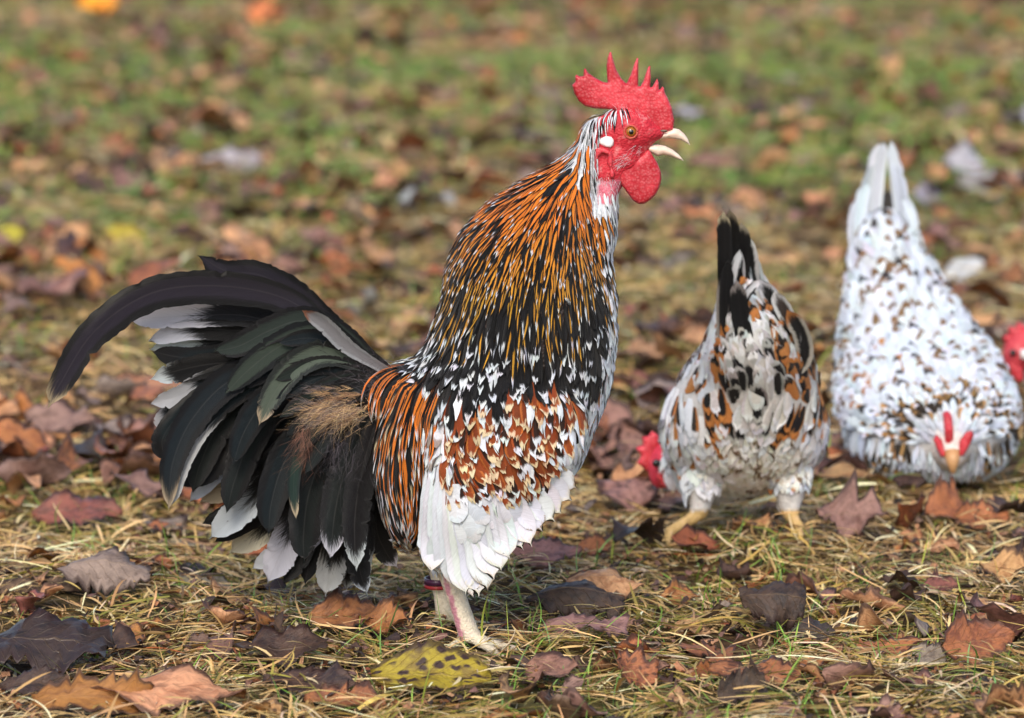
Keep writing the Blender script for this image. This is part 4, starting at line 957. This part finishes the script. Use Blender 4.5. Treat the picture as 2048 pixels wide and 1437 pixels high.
    link('comb', inflate('comb', loc(cz), fr(0), .0075, .0042, .0011), M_COMB, root)
    wz = [(880, 885), (905, 930), (940, 985), (968, 1055), (972, 1110), (955, 1180), (925, 1235), (880, 1280), (835, 1308), (790, 1312), (745, 1285), (700, 1225), (655, 1165), (628, 1105), (620, 1050), (645, 995), (700, 975), (760, 950), (815, 920), (850, 885)]
    for s in (-1, 1): link('wattle', inflate('wattle', loc(wz), fr(s * .0085, s * -0.12), .0065, .0065, .0013), M_COMB, root)
    ub = [(860, 808), (920, 755), (1000, 735), (1070, 706), (1110, 715), (1150, 748), (1180, 790), (1199, 842), (1175, 828), (1130, 802), (1080, 790), (1030, 785), (970, 792)]
    lb = [(815, 862), (870, 840), (940, 836), (1000, 848), (1060, 878), (1110, 918), (1148, 966), (1095, 950), (1040, 928), (985, 918), (940, 930), (890, 905)]
    tp = lambda x0, x1: (lambda x, y: 0.42 + 0.58 * min(1, max(0, (x1 - x) / (x1 - x0))))
    xa, xb = (zp(900, 800) - px(1230, 250)).x, (zp(1200, 800) - px(1230, 250)).x
    link('upper_beak', inflate('upper_beak', loc(ub), fr(0), .0105, .0052, .0009, tp(xa, xb)), M_BEAK, root)
    link('lower_beak', inflate('lower_beak', loc(lb), fr(0), .0092, .0048, .0009, tp(xa, xb)), M_BEAK, root)
    lz = [(458, 815), (480, 785), (530, 768), (570, 775), (590, 800), (588, 840), (560, 862), (520, 855), (485, 838)]
    fz = [(440, 870), (480, 850), (540, 870), (575, 900), (585, 960), (575, 1020), (600, 1070), (585, 1115), (555, 1095), (560, 1030), (535, 980), (545, 920), (500, 905), (470, 930), (455, 990), (475, 1040), (460, 1060), (438, 990)]
    for s in (-1, 1):
        def hit(x, y, d=0.0):
            q = zp(x, y); h = bvh.ray_cast(Vector((q.x, s * .3, q.z)), Vector((0, -s, 0))); return (h[0].y if h[0] is not None else s * .014) + s * d
        link('ear_lobe', inflate('ear_lobe', loc(lz), fr(hit(520, 815, .0)), .0032, .003, .0011), M_WHITE, root)
        link('ear_fold', inflate('ear_fold', loc(fz), fr(hit(520, 980, .0005)), .006, .0024, .0011), M_COMB, root)
        ey = hit(720, 722); c = zp(720, 722); kk = k
        e = bmesh.new(); blob(e, Vector((c.x, ey - s * .0028, c.z)), (47 * kk, .0050, 47 * kk), 24); eye = link('eye', bm_mesh(e, 'eye'), M_IRIS, root)
        e = bmesh.new(); blob(e, Vector((c.x + .0002, ey + s * .0003, c.z)), (25 * kk, .0022, 26 * kk), 20); link('pupil', bm_mesh(e, 'pupil'), M_PUPIL, eye)
        e = bmesh.new(); tube(e, [Vector((c.x + math.cos(a) * 52 * kk, ey + s * .0002, c.z + math.sin(a) * 50 * kk)) for a in np.linspace(0, 2 * math.pi, 25)], .0008, 8); link('eyelid', bm_mesh(e, 'eyelid'), M_LID, eye)
        e = bmesh.new(); q = zp(985, 722); blob(e, Vector((q.x, s * .0052, q.z)), (.0032, .0012, .0009), 12); link('nostril', bm_mesh(e, 'nostril'), M_CLAW, root)
    # hair-like bristles on the face, neck front and brow
    br = []
    for _ in range(230):
        zx, zy = random.uniform(600, 830), random.uniform(830, 1000)
        if abs((zx - 600) * -0.75 + 1010 - zy) > 60: continue
        for s in (-1, 1):
            q = zp(zx, zy); h = bvh.ray_cast(Vector((q.x, s * .3, q.z)), Vector((0, -s, 0)))
            if h[0] is not None: br.append(strand(h[0], (-.8 + random.gauss(0, .3), s * .25, -.45 + random.gauss(0, .3)), random.uniform(.003, .006), .00009, WHT, (0, 0, -.2), 4))
    for _ in range(60):
        zx = random.uniform(590, 860); zy = 555 + (zx - 590) * .42 + random.gauss(0, 14)
        for s in (-1, 1):
            q = zp(zx, zy); br.append(strand((q.x, s * random.uniform(.005, .0105), q.z), (-.35 + random.gauss(0, .25), s * .1, 1), random.uniform(.004, .010), .00011, WHT, (-.2, 0, .0), 4))
    for _ in range(130):
        zx, zy = random.uniform(440, 640), random.uniform(1080, 1330)
        for s in (-1, 1):
            q = zp(zx, zy); h = bvh.ray_cast(Vector((q.x, s * .3, q.z)), Vector((0, -s, 0)))
            if h[0] is not None: br.append(strand(h[0], (.15 + random.gauss(0, .3), s * .15, -1), random.uniform(.004, .009), .00012, WHT, (0, 0, -.1), 4))
    put_feathers('face_bristles', br, root)
    # parts were made in world coordinates: set them against the root at the feet
    for ch in root.children: ch.matrix_parent_inverse = Matrix.Translation(-O)
    # plastic ring on the far leg
    B = px(876, 1165, .032); bm = bmesh.new()
    for z0, z1 in ((.003, .009),):
        pass
    def ring(z0, z1):
        b = bmesh.new(); R0, R1 = .0106, .0120; vs_ = []
        for a in np.linspace(0, 2 * math.pi, 28, endpoint=False):
            vs_.append([b.verts.new((math.cos(a) * r, math.sin(a) * r, z)) for r, z in ((R0, z0), (R1, z0), (R1, z1), (R0, z1))])
        for i in range(28):
            p, q = vs_[i], vs_[(i + 1) % 28]
            for j in range(4): b.faces.new((p[j], q[j], q[(j + 1) % 4], p[(j + 1) % 4]))
        return bm_mesh(b, 'ring')
    bm.free(); e = empty('leg_band', 'purple and red plastic ring on the rooster far leg', 'leg band', B)
    link('purple_ring', ring(-.001, .004), M_BAND, e); link('red_ring', ring(-.0045, -.0015), M_BAND2, e)
rooster()

# ------------------------------------------------------------------ hens
def spine_pts(sp, n=46):
    A = np.array([(*px(x, y, Y), a, b) for x, y, Y, a, b in sp]); return catmull(A, n)
def legs(bm, ls):
    feet = []
    for (h, k, f, Y0, Y1) in ls:
        A, B, C = px(*h, Y0), px(*k, (Y0 + Y1) / 2), px(*f, Y1); C = Vector((C.x, C.y, float(gz(C.x, C.y)) + .012))
        tube(bm, [A, A.lerp(B, .5), B, B.lerp(C, .3), C], [.020, .015, .0085, .0064, .0060], 14); feet.append((B, C))
    return feet
def hen(name, label, sp, ls, zone, head_col, headpos, tails, foot_dir, down=9999, bodycol=None, n=26000, leg_col=S(206, 172, 110)):
    Sp = spine_pts(sp); bm = bmesh.new()
    for x, y, z, a, b in Sp: blob(bm, Vector((x, y, z)), (a, (a + b) / 2, b), 16)
    feet = legs(bm, ls)
    for B, C in feet: foot(bm, C, foot_dir, .8)
    g = [C for _, C in feet] or [Vector((Sp[-1][0], Sp[-1][1], 0))]
    O = sum(g, Vector()) / len(g); O.z = float(gz(O.x, O.y)); root = empty(name, label, 'hen', O)
    me = remeshed(bm, 'body', .0042, 3); P3 = Sp[:, :3]; Tn = np.gradient(P3, axis=0); Tn /= np.linalg.norm(Tn, axis=1, keepdims=True)
    hp = Vector(headpos[0]); hr = headpos[1]
    knee = max([B.z for B, _ in feet] + [0])
    def bc(p, nn):
        if (p - hp).length < hr: return head_col
        if feet and p.z < knee + .004 and min((Vector((p.x, p.y, 0)) - Vector((q.x, q.y, 0))).length for B, C in feet for q in (B, C, B.lerp(C, .5))) < .03: return leg_col
        return S(214, 212, 208)
    color_body(me, bc)
    def flow(c):
        if c.z < knee + .045 or topx(c)[1] > down + 22 * math.sin(c.x * 190) + 14 * math.sin(c.x * 431 + 1): return Vector((0, 0, -1))
        i = int(np.argmin(((P3 - np.array(c)) ** 2).sum(1))); return -Vector(Tn[i]) + Vector((0, 0, -.12))
    def zn(p, nn):
        if (Vector(p) - hp).length < hr * 1.0 or p[2] < knee + .012: return None
        if p[2] < knee + .032 and min(math.hypot(p[0] - B.x, p[1] - B.y) for B, C in feet) < .022: return None
        if p[2] < knee + .045 and min(math.hypot(p[0] - B.x, p[1] - B.y) for B, C in feet) < .022: return dict(kind='thigh_feather', sp=.0045, L=.011, w=.0032, shape='round', cA=jit(WHT), cB=jit(WHT), cT=jit(WHT if random.random() < .93 else TAN), ew=2, ts=.7, lift=.004, roll=.5, jag=.3, dev=.3)
        u, v = topx(p); return zone(u, v, p, nn)
    feats, bvh = coat(me, n, zn, flow, .006)
    link('body', me, M_BODY, root)
    for kind, lst in feats.items():
        lst.sort(key=shows, reverse=True); put_feathers(kind, lst, root, min(len(lst), 300), 'plumage')
    for (pth, hw, cA, cB, cT, ts, nv) in tails:
        d = (pth[0][2] - CAM.y) / FPX
        it = vane([px(*q) for q in pth], hw * d, jit(cA), jit(cB), jit(cT), .6, ts, .2, R=24, C=7, sidev=nv, camber=.3, taper=(.6, .4), rag=.05, notch=1, tip=.25)
        link('tail_feather', sheets_mesh('tail_feather', [it]), M_FEA, root)
    return root, O, bvh
def flat_part(name, poly, Y, thick, mat, root, rr=None, nrm=None):
    o = px(*poly[0], Y); pts = [((px(x, y, Y) - o).x, (px(x, y, Y) - o).z) for x, y in poly]
    ex, ez = Vector((1, 0, 0)), Vector((0, 0, 1)); return link(name, inflate(name, pts, (o, ex, ez, Vector((0, 1, 0))), thick, rr or thick * .7, .0022), mat, root)
def seat(root, O):
    for ch in root.children: ch.matrix_parent_inverse = Matrix.Translation(-O)
GRY = S(150, 146, 142)
def spotted_hen():
    WHT = S(228, 230, 232)
    sp = [(1476, 622, .33, .016, .03), (1500, 690, .35, .038, .042), (1508, 750, .38, .056, .050), (1494, 810, .41, .073, .052), (1488, 860, .43, .079, .046), (1486, 895, .45, .074, .038), (1460, 915, .48, .058, .038), (1415, 925, .50, .038, .038), (1368, 925, .515, .025, .028), (1335, 925, .52, .019, .022), (1322, 945, .52, .013, .017)]
    def zone(u, v, p, nn):
        r = random.random(); base = dict(kind='body_feather', sp=.0066, L=random.uniform(.024, .034), w=random.uniform(.0052, .0074), shape='round', lift=.004, roll=.2, jag=.15)
        left = np.interp(v, [640, 720, 880], [1440, 1425, 1400]); right = np.interp(v, [640, 700, 780, 850], [1560, 1615, 1640, 1600])
        if left < u < right and v + random.gauss(0, 14) < 845:
            edge = u < left + 42 or u > right - 58
            if r < .40: return dict(base, cA=jit(S(30, 28, 30)), cB=jit(TAN if edge else GRY), cT=jit(TAN if edge else S(190, 188, 184)), ew=.7, ts=.84)
            if edge and r < .62: return dict(base, cA=jit(TAN), cB=jit(TAN), cT=jit(S(44, 36, 32) if r < .6 else WHT), ew=.7, ts=.82)
            return dict(base, cA=jit(S(200, 198, 194)), cB=jit(S(216, 216, 214)), cT=jit(WHT), ew=.6, ts=.8)
        if v + random.gauss(0, 16) >= 850 and 1440 < u + random.gauss(0, 18) < 1622:
            return dict(base, sp=.0064, L=.024, w=.0062, lift=.004, roll=.22, jag=.25, dev=.25, cA=jit(S(236, 231, 220), .06), cB=jit(S(236, 231, 220) if r < .8 else S(176, 160, 138)), cT=jit(S(238, 235, 228) if r < .86 else S(120, 100, 80)), ew=.6, ts=.82)
        if r < .07: return dict(base, cA=jit(TAN), cB=jit(TAN), cT=jit(WHT), ew=.8, ts=.8)
        if r < .10: return dict(base, cA=jit(S(50, 44, 42)), cB=jit(TAN), cT=jit(WHT), ew=.55, ts=.82)
        return dict(base, sp=.0086, L=.034, w=.0088, cA=jit(WHT, .06), cB=jit(WHT, .06), cT=jit(WHT, .06), ew=2, ts=2)
    K = S(22, 22, 24); L = S(200, 204, 206); tails = []
    for pth, hw, cA, cB, cT in [
        ([(1472, 690, .35), (1452, 570, .31), (1450, 480, .29), (1446, 424, .28)], 15, K, K, S(190, 176, 150)), ([(1478, 690, .36), (1466, 570, .32), (1466, 480, .30), (1460, 420, .28)], 15, K, K, S(170, 156, 130)),
        ([(1486, 690, .36), (1482, 580, .33), (1484, 500, .31), (1482, 446, .30)], 17, K, K, S(150, 140, 124)), ([(1494, 690, .37), (1500, 600, .34), (1500, 530, .32), (1490, 470, .31)], 17, K, L, L),
        ([(1500, 700, .37), (1518, 630, .35), (1514, 570, .33), (1502, 505, .32)], 16, K, L, L), ([(1505, 700, .37), (1538, 650, .36), (1534, 600, .34), (1512, 540, .33)], 16, K, L, L),
        ([(1470, 700, .34), (1460, 620, .31), (1466, 560, .30), (1480, 500, .29)], 10, L, K, L), ([(1475, 700, .34), (1475, 640, .31), (1492, 590, .30), (1520, 560, .30)], 10, L, K, L), ([(1466, 700, .33), (1453, 640, .31), (1452, 580, .30), (1456, 520, .29)], 14, K, K, K),
        ([(1530, 740, .36), (1556, 670, .34), (1548, 610, .33), (1520, 560, .32)], 18, K, L, L), ([(1550, 750, .36), (1584, 690, .34), (1578, 640, .33), (1546, 580, .32)], 18, S(60, 52, 48), L, L), ([(1560, 770, .36), (1606, 720, .34), (1602, 670, .33), (1574, 620, .32)], 18, K, GRY, TAN),
        ([(1500, 740, .34), (1490, 680, .31), (1480, 620, .30), (1474, 560, .29)], 18, K, K, GRY), ([(1460, 740, .34), (1448, 680, .32), (1446, 620, .31), (1447, 540, .30)], 13, K, GRY, K)]:
        tails.append((pth, hw, cA, cB, cT, .93, (random.uniform(-.5, .5), -1, .1)))
    root, O, bvh = hen('hen', 'white hen with tan and black mottling and black tail, seen from behind pecking', sp,
        [((1405, 945), (1398, 1030), (1336, 1096), .42, .40), ((1578, 945), (1580, 1030), (1600, 1106), .42, .40)], zone, S(212, 60, 80), (px(1326, 930, .52), .037), tails, 1.9, down=790)
    flat_part('comb', [(1318, 872), (1304, 862), (1296, 872), (1284, 874), (1286, 890), (1271, 896), (1282, 912), (1274, 926), (1288, 938), (1300, 950), (1318, 930)], .52, .008, M_COMB, root)
    flat_part('wattle', [(1312, 940), (1326, 944), (1340, 950), (1343, 968), (1334, 978), (1322, 972), (1314, 958)], .505, .007, M_COMB, root)
    flat_part('beak', [(1312, 955), (1326, 958), (1330, 975), (1325, 996), (1318, 978)], .52, .008, M_BEAK, root)
    b = bmesh.new(); blob(b, px(1313, 927, .498), (.004, .003, .004), 12); link('eye', bm_mesh(b, 'eye'), M_PUPIL, root)
    seat(root, O)
def white_hen():
    WHT = S(203, 211, 221)  # slight blue tint of skylight mixed into the white itself
    sp = [(1768, 485, .945, .026, .03), (1772, 515, .94, .035, .04), (1782, 560, .93, .045, .046), (1796, 620, .91, .056, .050), (1816, 690, .88, .073, .056), (1840, 760, .84, .087, .062), (1856, 825, .77, .093, .064), (1868, 862, .71, .083, .056), (1884, 874, .665, .060, .045), (1896, 876, .635, .038, .035), (1902, 886, .612, .022, .024), (1904, 905, .600, .014, .018)]
    def zone(u, v, p, nn):
        r = random.random(); base = dict(kind='body_feather', sp=.0076, L=random.uniform(.020, .030), w=random.uniform(.0052, .0072), shape='round', lift=.007, roll=.35, jag=.12)
        d = math.hypot((u - 1898) / 1.25, v - 900)
        if d < 56: return dict(base, sp=.004, L=.012, w=.0022, cA=jit(WHT), cB=jit(WHT), cT=jit(WHT), ew=2, ts=2)
        if d < 128 and v < 960:
            if r < .34: return dict(base, sp=.0052, L=.017, w=.0034, cA=jit(S(44, 38, 32)), cB=jit(S(60, 50, 40)), cT=jit(WHT if r < .1 else S(150, 116, 70)), ew=.6, ts=.86)
            if r < .58: return dict(base, sp=.0052, L=.017, w=.0034, cA=jit(S(172, 132, 84)), cB=jit(S(60, 50, 40)), cT=jit(WHT), ew=.6, ts=.8)
            return dict(base, sp=.0052, L=.017, w=.0034, cA=jit(WHT), cB=jit(WHT), cT=jit(WHT), ew=2, ts=2)
        lf = 1720 < u < 1830 and 690 < v < 860
        if lf and r < .16: return dict(base, cA=jit(S(168, 112, 62)), cB=jit(S(168, 112, 62)), cT=jit(WHT), ew=.8, ts=.85)
        if r < .34 and v > 440: return dict(base, cA=jit(WHT), cB=jit(WHT), cT=jit(S(122, 94, 66) if r < .22 else S(56, 52, 54)), ew=2, ts=random.choice([.7, .78, .85]))
        return dict(base, cA=jit(WHT, .06), cB=jit(WHT, .06), cT=jit(WHT, .06), ew=2, ts=2)
    W2 = S(198, 206, 214); D = S(70, 64, 62); tails = []
    for pth, hw in [([(1748, 540, .93), (1728, 460, .95), (1730, 390, .96), (1745, 330, .97)], 14), ([(1752, 540, .93), (1738, 440, .95), (1745, 350, .97), (1758, 288, .98)], 14), ([(1760, 540, .93), (1752, 430, .95), (1758, 340, .97), (1768, 284, .98)], 13),
                    ([(1744, 560, .92), (1712, 490, .94), (1712, 430, .95), (1722, 400, .96)], 14), ([(1748, 560, .92), (1722, 480, .94), (1722, 410, .95), (1735, 365, .96)], 14), ([(1790, 540, .92), (1800, 450, .94), (1792, 360, .96), (1782, 282, .97)], 12), ([(1800, 550, .92), (1814, 470, .94), (1804, 390, .95), (1790, 310, .97)], 12),
                    ([(1810, 560, .92), (1830, 500, .93), (1824, 440, .94), (1808, 390, .95)], 12)]:
        tails.append((pth, hw, W2, W2, W2, 2, (random.uniform(-.4, .4), -1, .1)))
    for pth in ([(1772, 540, .95), (1774, 450, .97), (1776, 380, .985)], [(1782, 540, .95), (1786, 460, .97), (1784, 400, .985)]): tails.append((pth, 14, D, D, D, 2, (0, -1, .1)))  # dark vanes stand in for the shaded gap between the tail prongs
    root, O, bvh = hen('hen', 'white hen with dark flecks facing the camera, head down and pale tail raised', sp,
        [((1785, 890), (1762, 925), (1757, 966), .76, .74), ((1940, 905), (1955, 930), (1962, 958), .78, .76)], zone, S(224, 214, 208), (px(1904, 906, .60), .020), tails, -1.6, n=34000)
    # comb runs down the forehead and stands out toward the camera
    o = px(1893, 822, .606); ex, ey, ez = Vector((.05, -.18, -.98)), Vector((.0, -.98, .18)), Vector((1, 0, 0))
    poly = [(0, -.006), (0, .004), (.006, .013), (.012, .014), (.018, .018), (.024, .017), (.030, .014), (.036, .010), (.042, .004), (.042, -.006)]
    link('comb', inflate('comb', poly, (o, ex, ey, ez), .009, .005, .002), M_COMB, root)
    for pl, Y in (([(1884, 880), (1872, 868), (1866, 880), (1874, 900), (1882, 915), (1892, 914)], .588), ([(1918, 884), (1930, 866), (1944, 860), (1948, 872), (1940, 890), (1928, 912), (1916, 914)], .588)):
        flat_part('wattle', pl, Y, .007, M_COMB, root)
    for x in (1884, 1926):
        b = bmesh.new(); blob(b, px(x, 872, .600), (.004, .004, .004), 12); link('eye', bm_mesh(b, 'eye'), M_PUPIL, root)
    b = bmesh.new(); tube(b, [px(1904, 905, .592), px(1905, 925, .586), px(1906, 948, .584)], [.009, .0065, .002], 12); link('beak', bm_mesh(b, 'beak'), mat_plain('hen_beak', S(196, 150, 104), .4, .4, 120, .2), root)
    seat(root, O)
def edge_hen():
    sp = [(2420, 560, 1.16, .022, .03), (2380, 620, 1.15, .050, .05), (2310, 690, 1.13, .078, .07), (2230, 740, 1.11, .084, .074), (2160, 740, 1.09, .060, .058), (2108, 712, 1.07, .036, .04), (2070, 695, 1.06, .024, .027), (2042, 700, 1.055, .020, .022), (2030, 716, 1.05, .014, .016)]
    def zone(u, v, p, nn):
        r = random.random(); base = dict(kind='body_feather', sp=.0085, L=.028, w=.0064, shape='round', lift=.004, roll=.2)
        return dict(base, cA=jit(WHT if r < .7 else GRY), cB=jit(WHT), cT=jit(WHT if r < .8 else S(70, 60, 50)), ew=.6, ts=.8)
    tails = [([(2400, 600, 1.15), (2440, 520, 1.18), (2460, 440 + 20 * i, 1.20)], 14, WHT, WHT, GRY, .9, (0, -1, .1)) for i in range(5)]
    root, O, bvh = hen('hen', 'hen mostly cut off at the right edge, only its red face showing', sp, [((2230, 800), (2235, 850), (2225, 905), 1.10, 1.08), ((2290, 800), (2300, 850), (2295, 900), 1.13, 1.14)], zone, S(206, 70, 80), (px(2034, 705, 1.053), .034), tails, 3.1, n=12000)
    flat_part('comb', [(2050, 652), (2036, 644), (2030, 656), (2018, 652), (2016, 668), (2004, 674), (2010, 690), (2018, 702), (2030, 690), (2046, 672)], 1.053, .009, M_COMB, root)
    flat_part('wattle', [(2016, 725), (2030, 728), (2046, 735), (2048, 760), (2036, 768), (2022, 752)], 1.04, .008, M_COMB, root)
    flat_part('ear_lobe', [(2040, 700), (2056, 698), (2060, 712), (2050, 722), (2040, 716)], 1.027, .007, M_WHITE, root)
    flat_part('beak', [(2018, 715), (2020, 730), (2004, 738), (1998, 744), (2004, 722)], 1.05, .009, M_BEAK, root)
    b = bmesh.new(); blob(b, px(2026, 706, 1.034), (.004, .003, .004), 12); link('eye', bm_mesh(b, 'eye'), M_PUPIL, root)
    seat(root, O)
spotted_hen(); white_hen(); edge_hen()
# (the far hens' feathers are ruffled, so their lift is larger than the rooster's)
# small white downy feather lying on the ground behind the white hen
def loose_feather():
    c = gpx(1905, 560, .01); its = []
    for i in range(5):
        a = Vector((random.uniform(-.02, .02), random.uniform(-.015, .015), .002)); its.append(vane([a, a + Vector((.01, 0, .016)), a + Vector((.024, .004, .020)), a + Vector((.034, .006, .014))], .011, WHT, WHT, WHT, 2, 2, 0, R=10, C=5, sidev=(0, -1, .4), camber=.4))
    o = link('loose_feather', sheets_mesh('loose_feather', its), M_FEA); o.location = (c.x, c.y, float(gz(c.x, c.y)) + .002)
    tag(o, 'small white downy feather on the grass just right of the white hen back', 'feather')
loose_feather()
